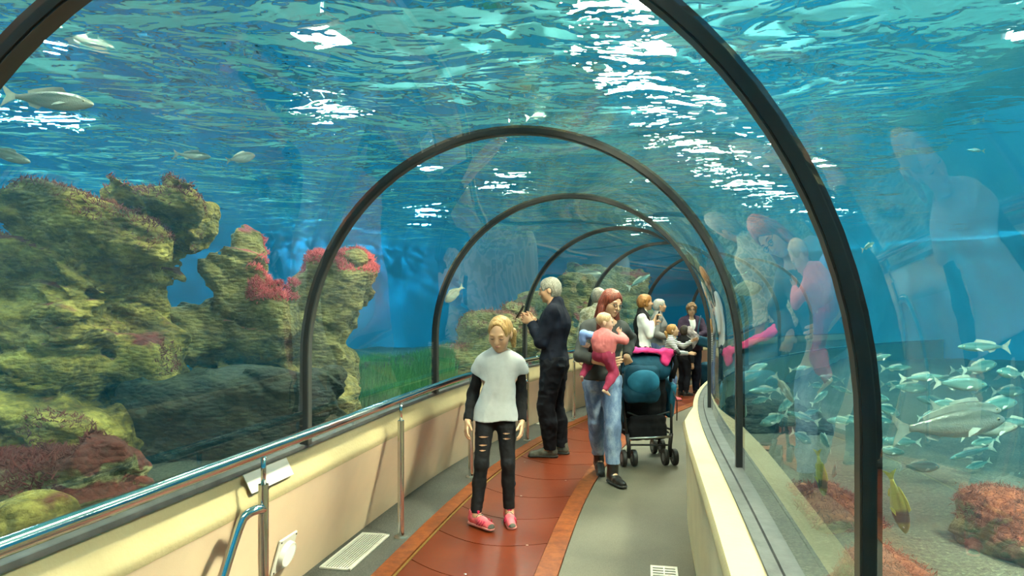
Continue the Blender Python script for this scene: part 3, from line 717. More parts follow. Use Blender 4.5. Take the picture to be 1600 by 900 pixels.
fish('bream', 1163, 452, 7.0, .40, 10, 4, 'pale round fish seen through the right glass above head height')
fish('slim', 1084, 143, 5.2, .22, 185, -4, 'whitish fish under the surface left of the near arch rib')
fish('bass', 1224, 606, 4.3, .22, -55, -52, 'striped grey fish nosing down right behind the right glass')
fish('bass', 1482, 664, 3.05, .56, 6, 4, 'large silver bass, nearest of the fish beyond the near arch rib')
fish('bass', 1508, 640, 3.7, .42, 4, -2, 'silver bass directly behind the largest fish on the right')
fish('bass', 1545, 672, 3.9, .36, 5, 6, 'pale fish whose head shows past the largest fish on the right')
fish('school', 1437, 729, 3.3, .21, 5, -3, 'silver fish with yellow tail below the largest fish on the right')
fish('yellow', 1402, 783, 2.7, .25, -70, -72, 'yellow-green fish diving nose down right of the near arch rib')
fish('yellow', 1282, 738, 3.2, .22, -75, -78, 'yellow-green fish diving nose down left of the near arch rib')
fish('slim', 1538, 542, 4.6, .38, 183, 0, 'slim turquoise fish alone above the right-hand shoal')
fish('slim', 1356, 385, 5.2, .18, 30, 22, 'tiny turquoise fish halfway up beside the near arch rib')
fish('slim', 1582, 6, 5.5, .20, 10, 15, 'turquoise fish in the top right corner')
fish('school', 1236, 700, 5.0, .20, 100, -15, 'pale fish turning above the dark rock behind the right glass')
fish('school', 1290, 690, 4.1, .24, 80, 10, 'plump silver fish bunched low behind the right glass')
fish('school', 1252, 683, 4.2, .22, 30, -25, 'plump silver fish left in the low bunch behind the right glass')
fish('school', 1304, 735, 3.7, .18, 70, -35, 'forked pale fish beside the yellow-green one left of the near rib')
g = np.random.default_rng(12)
_spots = [(1255, 652, 190, 18), (1316, 658, 170, 0), (1275, 602, 10, -8), (1205, 590, 20, 20), (1180, 577, 8, 20), (1172, 590, 8, 15), (1250, 576, 5, 6), (1300, 592, 170, 10), (1210, 655, 200, -12), (1243, 668, 185, 4),
          (1268, 645, 190, -12), (1280, 622, 12, 30), (1196, 610, 210, 0), (1190, 625, 205, -10), (1232, 630, 200, -22), (1318, 610, 160, 20), (1165, 640, 60, -40), (1330, 655, 175, 4),
          (1395, 600, 0, 0), (1420, 606, 5, -4), (1475, 594, 0, 3), (1400, 575, 5, 2), (1530, 574, 4, 8), (1580, 583, 190, 6), (1510, 580, 10, -4), (1460, 627, 170, 10), (1485, 632, 190, 5), (1533, 610, 15, 20),
          (1555, 633, 0, 6), (1560, 645, 60, -20), (1520, 707, 190, -16), (1528, 727, 188, -22), (1385, 640, 20, -20), (1375, 655, 10, -15), (1380, 690, 8, 12), (1388, 705, 5, -4), (1398, 722, 15, 10), (1410, 690, 160, 0),
          (1575, 748, 190, -4), (1440, 590, 0, 4), (1500, 600, 6, -2), (1365, 620, 12, -12), (1590, 660, 180, 6), (1450, 650, 6, 8), (1575, 612, 10, 0), (1372, 560, 8, 10), (1540, 690, 190, -8)]
for i, (px, py, yw, pt) in enumerate(_spots):
    near = px > 1350
    fish('school' if i % 3 else 'slim', px, py, g.uniform(3.9, 6.2) if near else g.uniform(4.4, 6.8), g.uniform(.17, .27) * (1.15 if near else 1), yw + g.uniform(-15, 15), pt,
         'small turquoise-silver fish in the shoal right of the near arch rib' if near else 'small turquoise-silver fish in the shoal left of the near arch rib', 'shoal right of the near arch rib' if near else 'shoal left of the near arch rib')
for px, py in ((1450, 100), (1385, 140), (1525, 235), (1440, 130), (1330, 150), (1470, 118), (1395, 190)):
    fish('slim', px, py, g.uniform(6, 7), .16, g.uniform(-20, 200), g.uniform(-10, 25), 'tiny bright fish scattered high in the right-hand water', 'tiny fish high on the right')
# ------------------------------------------------------------------ people
def skin_mat(name, c):
    t = NT(name); tc = t.n('TexCoord'); n = t.n('TexNoise', Vector=(tc, 'Object'), Scale=14.0, Detail=4.0)
    r = t.ramp((n, 'Fac'), [(.3, tuple(x * .9 for x in c)), (.7, tuple(min(1, x * 1.06) for x in c))])
    t.surf(t.n('BsdfPrincipled', Base__Color=r, Roughness=.5))
skin_mat('skin_fair', (.68, .40, .24)); skin_mat('skin_tan', (.60, .33, .19)); skin_mat('skin_baby', (.74, .46, .32))
def hair_mat(name, c0, c1, st=(1, 1, .12)):
    t = NT(name); tc = t.n('TexCoord'); mp = t.n('Mapping', Vector=(tc, 'Object'), Scale=st); n = t.n('TexNoise', Vector=mp, Scale=150.0, Detail=4.0)
    r = t.ramp((n, 'Fac'), [(.32, c0), (.66, c1)]); bp = t.n('Bump', Strength=.7, Distance=.006, Height=(n, 'Fac'))
    t.surf(t.n('BsdfPrincipled', Base__Color=r, Roughness=.42, Normal=bp))
hair_mat('hair_blonde', (.22, .11, .035), (.60, .37, .13)); hair_mat('hair_grey', (.13, .12, .09), (.42, .39, .32), (1, 1, .4)); hair_mat('hair_red', (.06, .010, .005), (.26, .045, .018))
hair_mat('hair_auburn', (.18, .07, .015), (.45, .20, .05), (1, 1, .3)); hair_mat('hair_white', (.25, .24, .21), (.58, .56, .50), (1, 1, .5)); hair_mat('hair_ginger', (.28, .12, .03), (.62, .33, .10)); hair_mat('hair_dark', (.012, .009, .006), (.06, .04, .025), (1, 1, .5)); hair_mat('hair_curly', (.09, .04, .012), (.30, .15, .05), (1, 1, 1)); hair_mat('hair_baby', (.45, .27, .12), (.62, .41, .22))
basic('cloth_black', (.012, .012, .014), .85, var=.3, bump=.12, bscale=260, spec=.15)
basic('cloth_leggings', (.014, .014, .017), .7, var=.3, bump=.12, bscale=260, spec=.15)
basic('cloth_navy', (.010, .013, .024), .85, var=.25, bump=.12, bscale=260, spec=.15)
basic('cloth_darkjean', (.010, .011, .016), .8, var=.35, scale=7, bump=.12, bscale=260, spec=.15)
basic('cloth_greytee', (.47, .49, .50), .9, var=.05, scale=30, bump=.12, bscale=260, spec=.15)
basic('cloth_charcoal', (.06, .064, .062), .9, var=.2, scale=14, bump=.12, bscale=260, spec=.15)
basic('cloth_pink', (.72, .20, .20), .9, var=.1, bump=.12, bscale=260, spec=.15)
basic('cloth_magenta', (.38, .045, .10), .9, var=.15, bump=.12, bscale=260, spec=.15)
basic('cloth_babyblue', (.22, .34, .66), .9, var=.1, bump=.12, bscale=260, spec=.15)
basic('cloth_white', (.80, .80, .78), .85, var=.05, bump=.12, bscale=260, spec=.15)
basic('cloth_grey', (.22, .22, .22), .9, var=.12, bump=.12, bscale=260, spec=.15)
basic('cloth_purple', (.045, .028, .055), .8, var=.3, bump=.12, bscale=260, spec=.15)
basic('cloth_scarf', (.42, .36, .36), .9, var=.3, scale=22, bump=.12, bscale=260, spec=.15)
basic('cloth_tealdark', (.012, .06, .10), .7, var=.2, bump=.12, bscale=260, spec=.15); basic('cloth_teal', (.025, .16, .26), .65, var=.15, bump=.12, bscale=260, spec=.15)
basic('cloth_hotpink', (.80, .05, .22), .85, var=.15, bump=.12, bscale=260, spec=.15)
basic('shoe_pink', (.82, .14, .18), .6, var=.25, scale=25, bump=.2); basic('shoe_sole_pink', (.85, .32, .30), .6, var=.1); basic('shoe_magenta', (.62, .02, .10), .6, var=.2)
basic('shoe_grey', (.10, .105, .085), .75, var=.4, scale=22, bump=.3); basic('shoe_sole_dark', (.03, .03, .028), .8); basic('shoe_black', (.014, .013, .013), .28, var=.2); basic('lace', (.25, .2, .2), .8)
basic('eye_white', (.8, .8, .78), .2, var=.02); basic('iris', (.05, .06, .06), .15); basic('lips', (.55, .20, .16), .5, var=.08); basic('metal_wire', (.05, .05, .05), .3, .6)
basic('screen', (.02, .025, .03), .1)
def jeans_mat(name, c0, c1, c2):
    t = NT(name); tc = t.n('TexCoord'); mp = t.n('Mapping', Vector=(tc, 'Object'), Scale=(1, 1, .4)); n = t.n('TexNoise', Vector=mp, Scale=9.0, Detail=5.0, Roughness=.6); w = t.n('TexNoise', Vector=(tc, 'Object'), Scale=220.0, Detail=2.0)
    a = t.n('Math', {'operation': 'MULTIPLY_ADD'}, _0=(w, 'Fac'), _1=.25, _2=(n, 'Fac')); r = t.ramp(a, [(.42, c0), (.62, c1), (.82, c2)]); bp = t.n('Bump', Strength=.3, Distance=.005, Height=a)
    t.surf(t.n('BsdfPrincipled', Base__Color=r, Roughness=.85, Normal=bp))
jeans_mat('jeans_blue', (.045, .08, .16), (.13, .20, .34), (.36, .46, .60)); jeans_mat('jeans_mid', (.06, .09, .20), (.12, .18, .36), (.22, .30, .5))
def stripe_mat():
    t = NT('cloth_stripe'); tc = t.n('TexCoord'); s = t.n('SeparateXYZ', Vector=(tc, 'Object')); m = t.n('Math', {'operation': 'MULTIPLY'}, _0=(s, 'Z'), _1=38.0); f = t.n('Math', {'operation': 'FRACT'}, _0=m)
    r = t.ramp(f, [(0, (.78, .78, .76)), (.58, (.78, .78, .76)), (.62, (.02, .025, .04)), (.97, (.02, .025, .04))], 'CONSTANT'); t.surf(t.n('BsdfPrincipled', Base__Color=r, Roughness=.9))
stripe_mat()
def camo_mat():
    t = NT('cloth_camo'); tc = t.n('TexCoord'); n = t.n('TexNoise', Vector=(tc, 'Object'), Scale=16.0, Detail=2.0); r = t.ramp((n, 'Fac'), [(0, (.40, .36, .22)), (.45, (.62, .58, .42)), (.55, (.30, .30, .18)), (.63, (.52, .48, .34))], 'CONSTANT'); t.surf(t.n('BsdfPrincipled', Base__Color=r, Roughness=.9))
camo_mat()

def U(v): v = np.array(v, float); return v / (np.linalg.norm(v) + 1e-12)
def ik(a, t, l1, l2, pole):
    a, t = np.array(a, float), np.array(t, float); d = t - a; D = np.linalg.norm(d); D2 = min(max(D, .12), (l1 + l2) * .999); u = d / D
    t = a + u * D2; x = (l1 * l1 - l2 * l2 + D2 * D2) / (2 * D2); h = math.sqrt(max(l1 * l1 - x * x, 0)); p = np.array(pole, float); p = U(p - u * (p @ u))
    return a + u * x + p * h, t
def Rz(a): c, s = math.cos(a), math.sin(a); return np.array([[c, -s, 0], [s, c, 0], [0, 0, 1.0]])
def Rx(a): c, s = math.cos(a), math.sin(a); return np.array([[1, 0, 0], [0, c, -s], [0, s, c.real]])
def Ry(a): c, s = math.cos(a), math.sin(a); return np.array([[c, 0, s], [0, 1, 0], [-s, 0, c]])

class Person:
    """local frame: faces -y, own left is +x, soles at z = 0"""
    def __init__(s, loc, yaw, H, label, hs=1.0, fem=0, girth=1.0, skin='skin_fair', vox=.006, pose=None, seated=None, limb=1.0):
        s.H, s.vox, s.skin, s.hs = H, vox, skin, hs; p = s.pose = pose or {}
        h = s.h = .132 * H * hs; g = girth; S = H / 1.75; s.S = S
        hip = np.array([*p.get('hip', (0, 0)), p.get('hipz', .515) * H]); neckz = H - h * 1.0 - .028 * H - p.get('bow', 0) * H
        lean = np.array([*p.get('lean', (0, 0)), 0.0]); shc = np.array([hip[0], hip[1], neckz - .022 * H]) + lean
        tw = p.get('twist', 0.0); T = Rz(tw); hipT = Rz(p.get('hiptwist', 0.0)); shw = (.104 if not fem else .094) * H * p.get('shw', 1)
        neck = np.array([shc[0], shc[1], neckz]) + T @ np.array([0, -.004 * H, 0])
        s.sh = {1: shc + T @ np.array([shw, .005, -.012 * H]), -1: shc + T @ np.array([-shw, .005, -.012 * H])}
        hoff = np.array([*p.get('head', (0, -.02)), 0.0]); s.hc = np.array([neck[0], neck[1], H - h * .5 - p.get('bow', 0) * H]) + hoff
        s.HR = Rz(p.get('hyaw', 0)) @ Rx(p.get('hpitch', 0)) @ Ry(p.get('hroll', 0))    # +pitch looks down
        L = []
        # trunk
        wst = hip * .55 + shc * .45; chest = hip * .25 + shc * .75; hw = (.093 if fem else .088) * H * g
        L += [ell(hip + [0, .004, .012 * H], (hw, .066 * H * g, .075 * H), hipT, .05, tag='hips'), cone(hip + [0, 0, .03 * H], wst, .070 * H * g, .064 * H * g * (.94 if fem else 1), .05, sc=(1.12, .82, 1), tag='torso'),
              cone(wst, chest, .064 * H * g * (.94 if fem else 1), .076 * H * g, .05, sc=(1.15, .82, 1), tag='torso'), ell(chest + [0, 0, .0], (.098 * H * g, .066 * H * g, .085 * H), T, .05, tag='torso'),
              cone(s.sh[1] * .85 + s.sh[-1] * .15, s.sh[-1] * .85 + s.sh[1] * .15, .040 * H, .040 * H, .05, tag='torso'),
              cone(neck + [0, .01 * H, .02 * H], s.sh[1] * .6 + neck * .4, .026 * H, .026 * H, .04, tag='torso'), cone(neck + [0, .01 * H, .02 * H], s.sh[-1] * .6 + neck * .4, .026 * H, .026 * H, .04, tag='torso')]
        if fem == 1:
            for q in (1, -1): L.append(ell(chest + T @ np.array([q * .043 * H, -.048 * H * g, -.012 * H]), (.036 * H,) * 3, None, .04, tag='torso'))
        # neck and head
        nr = (.028 if fem else .033) * H * min(1, .75 + .25 / hs)
        L.append(cone(neck - [0, 0, .02 * H], s.hp(0, .06, -.22), nr * 1.08, nr, .02, tag='neck'))
        L += s.head_prims()
        # arms
        ua, fa = .168 * H * limb, .142 * H * limb; s.el, s.wr = {}, {}; s.hand_d = {}
        for q, nm in ((1, 'l'), (-1, 'r')):
            tgt = np.array(p.get('w' + nm, (q * (shw + .05 * H), -.02, .47 * H)), float); e, w = ik(s.sh[q], tgt, ua, fa, p.get('e' + nm, (q * .4, 1, -.2)))
            s.el[q], s.wr[q] = e, w; b = U(w - e)
            L += [cone(s.sh[q], e, .031 * H * g, .0245 * H * g, .02, tag='uarm'), cone(e, e * .55 + w * .45, .0245 * H * g, .0225 * H * g, .015, tag='farm'), cone(e * .55 + w * .45, w, .0225 * H * g, .0165 * H, .015, tag='farm')]
            hd = U(p.get('h' + nm, b)); s.hand_d[q] = hd
            L += s.hand(q, w, hd, np.array(p.get('t' + nm, (0, -1, 0)), float), p.get('c' + nm, .35))
        # legs
        s.kn, s.an, s.ft = {}, {}, {}
        for q, nm in ((1, 'l'), (-1, 'r')):
            hj = hip + hipT @ np.array([q * .048 * H, 0, 0]); tgt = np.array(p.get('a' + nm, (q * .055 * H, .02, .045 * H)), float)
            k, a = ik(hj, tgt, .238 * H * limb, .236 * H * limb, p.get('k' + nm, (q * .1, -1, 0))); s.kn[q], s.an[q] = k, a
            L += [cone(hj + [0, .008 * H, 0], k, .054 * H * g, .034 * H * g, .03, tag='thigh'), cone(k, k * .62 + a * .38 + U([0, 1, 0]) * .008 * H, .033 * H * g, .032 * H * g, .02, tag='calf'), cone(k * .62 + a * .38 + U([0, 1, 0]) * .008 * H, a, .032 * H * g, .0215 * H, .02, tag='calf')]
            fy = p.get('f' + nm, q * .15); fp = p.get('p' + nm, 0.0); R = Rz(fy) @ Rx(fp); s.ft[q] = (a, R)
            toe = a + R @ np.array([0, -.085 * H, -.032 * H]); heel = a + R @ np.array([0, .022 * H, -.030 * H])
            L += [cone(heel, toe, .016 * H, .0125 * H, .012, sc=None, tag='foot'), cone(a, a * .4 + toe * .6, .021 * H, .014 * H, .015, tag='foot'), cone(toe, toe + R @ np.array([0, -.022 * H, -.002 * H]), .0125 * H, .009 * H, .01, tag='foot')]
        s.L = L
        v, f = sdf_mesh(L, vox); s.root = obj('person', v, f, skin, smooth=True); s.root.location = (loc[0], loc[1], loc[2] if len(loc) > 2 else .006); s.root.rotation_euler = (0, 0, yaw)
        tag(s.root, label, 'person'); s.face()
    def hp(s, x, y, z): return s.hc + s.HR @ (np.array([x, y, z]) * s.h)
    def he(s, c, r, k, sub=False, rot=None): return ell(s.hp(*c), np.array(r) * s.h, s.HR if rot is None else s.HR @ rot, k * s.h, sub, 'head')
    def head_prims(s):
        h = s.h; c = lambda a, b, ra, rb, k: cone(s.hp(*a), s.hp(*b), ra * h, rb * h, k * h, tag='head'); L = []
        L += [s.he((0, .06, .13), (.335, .42, .365), .1), s.he((0, -.10, -.10), (.275, .29, .33), .12), s.he((0, -.13, -.30), (.21, .22, .17), .12), s.he((0, -.28, -.40), (.09, .08, .075), .08)]
        for q in (1, -1): L += [s.he((q * .17, -.24, -.10), (.11, .11, .12), .1), s.he((q * .335, .07, -.04), (.035, .085, .13), .03), s.he((q * .145, -.43, .03), (.085, .075, .055), .06, True)]
        L += [c((-.17, -.335, .10), (.17, -.335, .10), .045, .045, .07), c((0, -.385, .05), (0, -.455, -.10), .028, .050, .05), s.he((.045, -.40, -.115), (.035, .045, .03), .03), s.he((-.045, -.40, -.115), (.035, .045, .03), .03), s.he((0, -.375, -.235), (.10, .045, .045), .04)]
        return L
    def hand(s, q, w, d, th, curl):
        S = s.S * (1.0 if s.H > 1 else 1.1); d = U(d); th = U(th - d * (th @ d)); n = np.cross(d, th) * q; L = []; kn = .086 * S
        for i in range(4):
            o = (.030 - .0205 * i) * S; L.append(cone(w + th * o * .45, w + d * kn * (1 - .03 * abs(i - 1)) + th * o, .0150 * S, .0118 * S, .012 * S, tag='hand'))
        for i in range(4):
            o = (.031 - .0212 * i) * S; b = w + d * kn * (1 - .03 * abs(i - 1)) + th * o; ln = np.array([.040, .026, .020]) * S * [.95, 1.05, .98, .78][i]; a = 0; p = b; sp = th * (.10 - .07 * i)
            for j in range(3):
                a += curl * (1.0 if j else .8) * (1 + .08 * i); dd = U((d + sp * .6) * math.cos(a) + n * math.sin(a)); e = p + dd * ln[j]
                L.append(cone(p, e, [.0100, .0090, .0082][j] * S, [.0090, .0082, .0068][j] * S, .004 * S, tag='hand')); p = e
        b = w + d * .022 * S + th * .022 * S; dd = U(d * .75 + th * .75 + n * .35); e = b + dd * .040 * S; dd2 = U(d * .9 + th * .25 + n * (.3 + curl * .5)); e2 = e + dd2 * .032 * S
        L += [cone(b, e, .0145 * S, .0115 * S, .010 * S, tag='hand'), cone(e, e2, .0108 * S, .0090 * S, .004 * S, tag='hand'), cone(e2, e2 + dd2 * .018 * S, .0090 * S, .0075 * S, .004 * S, tag='hand')]
        return L
    def blob(s, name, mat, c, r, parent=None, R=None, n=10, m=8):
        V = []; F = []
        R = s.HR if R is None else R
        for i in range(m + 1):
            ph = math.pi * i / m
            for k in range(n): a = 2 * math.pi * k / n; V.append(c + R @ (np.array([math.sin(ph) * math.cos(a), math.sin(ph) * math.sin(a), math.cos(ph)]) * r))
        for i in range(m):
            for k in range(n): F.append((i * n + k, (i + 1) * n + k, (i + 1) * n + (k + 1) % n, i * n + (k + 1) % n))
        return obj(name, V, F, mat, parent or s.root, True)
    def face(s):
        h = s.h
        for q in (1, -1):
            if s.pose.get('lids'):
                e = s.blob('eyelid', s.skin, s.hp(q * .145, -.345, .03), np.array([.055, .045, .040]) * h)
                MB().tube([s.hp(q * .085, -.375, .015), s.hp(q * .145, -.392, .002), s.hp(q * .21, -.350, .012)], np.array([.006, .011, .007]) * h, 6).build('lashes', 'hair_dark', e, True)
            else:
                e = s.blob('eye', 'eye_white', s.hp(q * .145, -.338, .03), np.array([.050, .043, .030]) * h); s.blob('iris', 'iris', s.hp(q * .145, -.370, .028 - s.pose.get('gaze', 0)), np.array([.025, .014, .026]) * h, e, n=8, m=6)
                MB().tube([s.hp(q * .085, -.365, .045), s.hp(q * .145, -.385, .062), s.hp(q * .21, -.345, .042)], np.array([.006, .012, .007]) * h, 6).build('lashes', 'hair_dark', e, True)
            MB().tube([s.hp(q * .07, -.385, .115), s.hp(q * .15, -.385, .14), s.hp(q * .235, -.325, .11)], np.array([.014, .016, .008]) * h, 6).build('eyebrow', s.pose.get('brow', 'hair_dark'), s.root, True)
        MB().tube([s.hp(-.10, -.37, -.225), s.hp(-.04, -.405, -.218), s.hp(0, -.410, -.222), s.hp(.04, -.405, -.218), s.hp(.10, -.37, -.225)], np.array([.006, .018, .016, .018, .006]) * h, 8).build('lips', 'lips', s.root, True)
        MB().tube([s.hp(-.08, -.375, -.245), s.hp(0, -.402, -.256), s.hp(.08, -.375, -.245)], np.array([.008, .024, .008]) * h, 8).build('lips', 'lips', s.root, True)
    def wear(s, name, mat, d, extra=(), subs=(), clip=None, wr=(.006, 9.0, 3), zs=1.0, vox=None, parent=None, k=None, keep=None):
        """garment: chosen body shapes swollen by d[tag], folded by noise, cut clean at its hems"""
        L = [infl(q, d[q['tag']], k) for q in s.L if q['tag'] in d and (keep is None or keep(q))] + list(extra) + list(subs); a, fq, sd = wr; sc = np.array([1, 1, zs], np.float32)
        def dsp(p):
            w = p * fq * sc + sd * 7.7
            return a * (.5 * fbm(w, 3, sd) + 1.25 * (np.abs(fbm(w * np.array([1.5, 1.5, .9], np.float32) + 5, 2, sd + 9)) - .36))
        v, f = sdf_mesh(L, vox or s.vox, dsp, clip, amp=max(.01, a * 2)); return obj(name, v, f, mat, parent or s.root, smooth=True)
    def cuff(s, q, t, r=.10):
        """cutter that ends a sleeve at fraction t of the forearm"""
        e, w = s.el[q], s.wr[q]; d = U(w - e); c = e + (w - e) * t + d * (.16); return rbox(c, (r, r, .16), .002, _rot(d), .002, True)
    def hair(s, mat, style):
        h = s.h; he, hp = s.he, s.hp; L = []; sub = []; wob = (.012, 60.0)
        vol = {'short': .035, 'bob': .06, 'pony': .03, 'long': .05, 'curly': .10, 'baby': .018, 'crop': .045}[style]
        L.append(he((0, .075, .145), (.335 + vol, .425 + vol, .365 + vol), .05)); 
        if style in ('short', 'crop', 'bob', 'curly'): L.append(he((0, .20, -.05), (.30 + vol, .28 + vol, .33 + vol * .6), .08))
        if style in ('pony', 'long'): L.append(he((0, .16, .0), (.325 + vol, .33 + vol, .34 + vol), .08))
        zc = {'short': -.20, 'crop': -.25, 'bob': -.34, 'curly': -.30, 'pony': -.28, 'long': -.9, 'baby': -.1}[style]
        fr = {'short': .08, 'crop': .06, 'bob': .02, 'curly': .04, 'pony': .10, 'long': .04, 'baby': .12}[style]
        if style in ('pony', 'baby'): fr = .20
        sub += [he((0, -.54, -.16 + fr), (.30, .42, .47 + fr * .4), .05, True), he((0, -.36, -.42), (.36, .36, .40), .04, True)]
        if style in ('short', 'crop', 'baby'): sub += [he((q * .36, .0, -.16), (.12, .16, .22), .03, True) for q in (1, -1)]
        if style == 'pony': sub += [he((q * .38, .06, -.10), (.10, .13, .16), .03, True) for q in (1, -1)]
        if style == 'bob':
            L += [cone(hp(q * .30, .02, .15), hp(q * .31, -.08, -.20), .12 * h, .10 * h, .06 * h) for q in (1, -1)] + [cone(hp(0, .33, .1), hp(0, .30, -.30), .22 * h, .14 * h, .08 * h)]
        if style == 'long':
            for q in (1, -1): L += [cone(hp(q * .26, .02, .22), hp(q * .36, .06, -.25), .13 * h, .13 * h, .08 * h), cone(hp(q * .36, .04, -.25), hp(q * .44, -.16, -.80), .14 * h, .13 * h, .06 * h), cone(hp(q * .44, -.16, -.80), hp(q * .46, -.24, -1.35), .13 * h, .08 * h, .06 * h), cone(hp(q * .2, .30, -.1), hp(q * .26, .28, -.95), .18 * h, .12 * h, .08 * h)]
            sub[1] = he((0, -.40, -.50), (.26, .34, .50), .04, True)
        if style == 'pony':
            b = s.pose.get('pony', ((0, .44, .10), (0, .62, -.10), (.02, .58, -.62)))
            L += [cone(hp(*b[0]), hp(*b[1]), .085 * h, .15 * h, .04 * h), cone(hp(*b[1]), hp(*b[2]), .15 * h, .07 * h, .05 * h)]
        zl = s.hc[2] + zc * h
        def dsp(p):
            w = (p - s.hc) / h; w = w @ s.HR
            return -(h * (.020 if style != 'curly' else .06)) * fbm(w * (np.array([9, 9, 2.0]) if style != 'curly' else np.array([7, 7, 7.0])), 3, 31)
        v, f = sdf_mesh(L + sub, min(s.vox, .006), dsp, amp=h * .07)
        o = obj('hair', v, f, mat, s.root, smooth=True)
        if style == 'pony': MB().tube([hp(*b[0]) + s.HR @ np.array([math.cos(a) * .09 * h, 0, math.sin(a) * .09 * h]) for a in np.linspace(0, 2 * math.pi, 13)[:-1]], .02 * h, 6, closed=True).build('hair_tie', 'cloth_black', o, True)
        return o
    def shoe(s, q, mat, sole, boot=0.0, lace=None, H=None, wide=1.0, toe_mat=None):
        H = s.H * 1.0; a, R = s.ft[q]; T = lambda x, y, z: a + R @ np.array([x * wide, y, z]) * H; g = -.045
        L = [cone(T(0, .020, -.018), T(0, -.045, -.020), .0235 * H, .0235 * H, .015), cone(T(0, -.045, -.022), T(0, -.10, -.028), .0235 * H, .0165 * H, .015, sc=None), cone(T(0, -.07, -.030), T(.004 * q, -.10, -.032), .022 * H, .020 * H, .01), cone(T(0, .012, -.01), T(0, .012, .012 + boot), .026 * H, .025 * H, .015)]
        if boot: L.append(cone(a - U(s.kn[q] - a) * .01, a + U(s.kn[q] - a) * (.05 + boot) * H, .028 * H, .029 * H, .015))
        nz = R @ np.array([0, 0, 1.0]); base = a @ nz + g * H
        up, f = sdf_mesh(L, min(s.vox, .006), lambda p: .0025 * fbm(p * 30, 2, 5), lambda p: np.maximum(base + .010 * H - p @ nz.astype(np.float32), p @ nz.astype(np.float32) - (a @ nz + (.024 + boot) * H)))
        o = obj('shoe', up, f, mat, s.root, smooth=True)
        L2 = [cone(T(0, .022, -.036), T(0, -.03, -.036), .0255 * H, .0245 * H, .01), cone(T(0, -.03, -.036), T(.004 * q, -.10, -.036), .0245 * H, .0235 * H, .01)]
        v, f = sdf_mesh(L2, min(s.vox, .006), None, lambda p: np.maximum(base - p @ nz.astype(np.float32), p @ nz.astype(np.float32) - (base + .0125 * H)))
        obj('sole', v, f, sole, o, smooth=True)
        if lace:
            for i in range(5):
                y = -.022 - i * .012; zz = .010 - i * .0055
                MB().tube([T(-.016, y, zz - .012), T(-.006, y - .004, zz), T(.006, y - .008, zz), T(.016, y - .012, zz - .013)], .0022 * H, 5).build('lace', lace, o, True)
            tc, tf = sdf_mesh([cone(T(0, -.098, -.030), T(.004 * q, -.108, -.033), .0195 * H, .0185 * H, .01)], min(s.vox, .005), None, lambda p: np.maximum(base + .011 * H - p @ nz.astype(np.float32), (p - T(0, -.097, 0)) @ (R @ np.array([0, 1.0, 0])).astype(np.float32)))
            obj('toe_cap', tc, tf, 'shoe_grey', o, smooth=True)
            for sx in (-1, 1):
                for i in range(3):
                    y = -.035 - i * .017; MB().tube([T(sx * .0245, y, -.030), T(sx * .0235, y - .010, -.018), T(sx * .0185, y - .016, -.006)], .0028 * H, 5).build('stripe', 'shoe_magenta', o, True)
            MB().box(T(0, -.018, .014), (.022 * H, .012 * H, .03 * H), R, .006).build('tongue', 'shoe_magenta', o)
        return o
    def glasses(s):
        h = s.h; fr = None
        for q in (1, -1):
            o = MB().tube([s.hp(q * .15 + .085 * math.cos(a), -.445 + .03 * abs(math.cos(a)), .02 + .062 * math.sin(a)) for a in np.linspace(0, 2 * math.pi, 17)[:-1]], .010 * h, 6, closed=True)
            o.tube([s.hp(q * .23, -.42, .03), s.hp(q * .31, -.2, .03), s.hp(q * .345, .06, .02)], .008 * h, 6); fr = o.build('glasses_frame', 'metal_wire', s.root, True)
        MB().tube([s.hp(-.065, -.45, .03), s.hp(0, -.465, .045), s.hp(.065, -.45, .03)], .009 * h, 6).build('glasses_bridge', 'metal_wire', s.root, True)

def gpt(px, py):
    pm = (py - YH) / CAMH; return np.array([(px - 800) / pm, FPX / pm, .006])

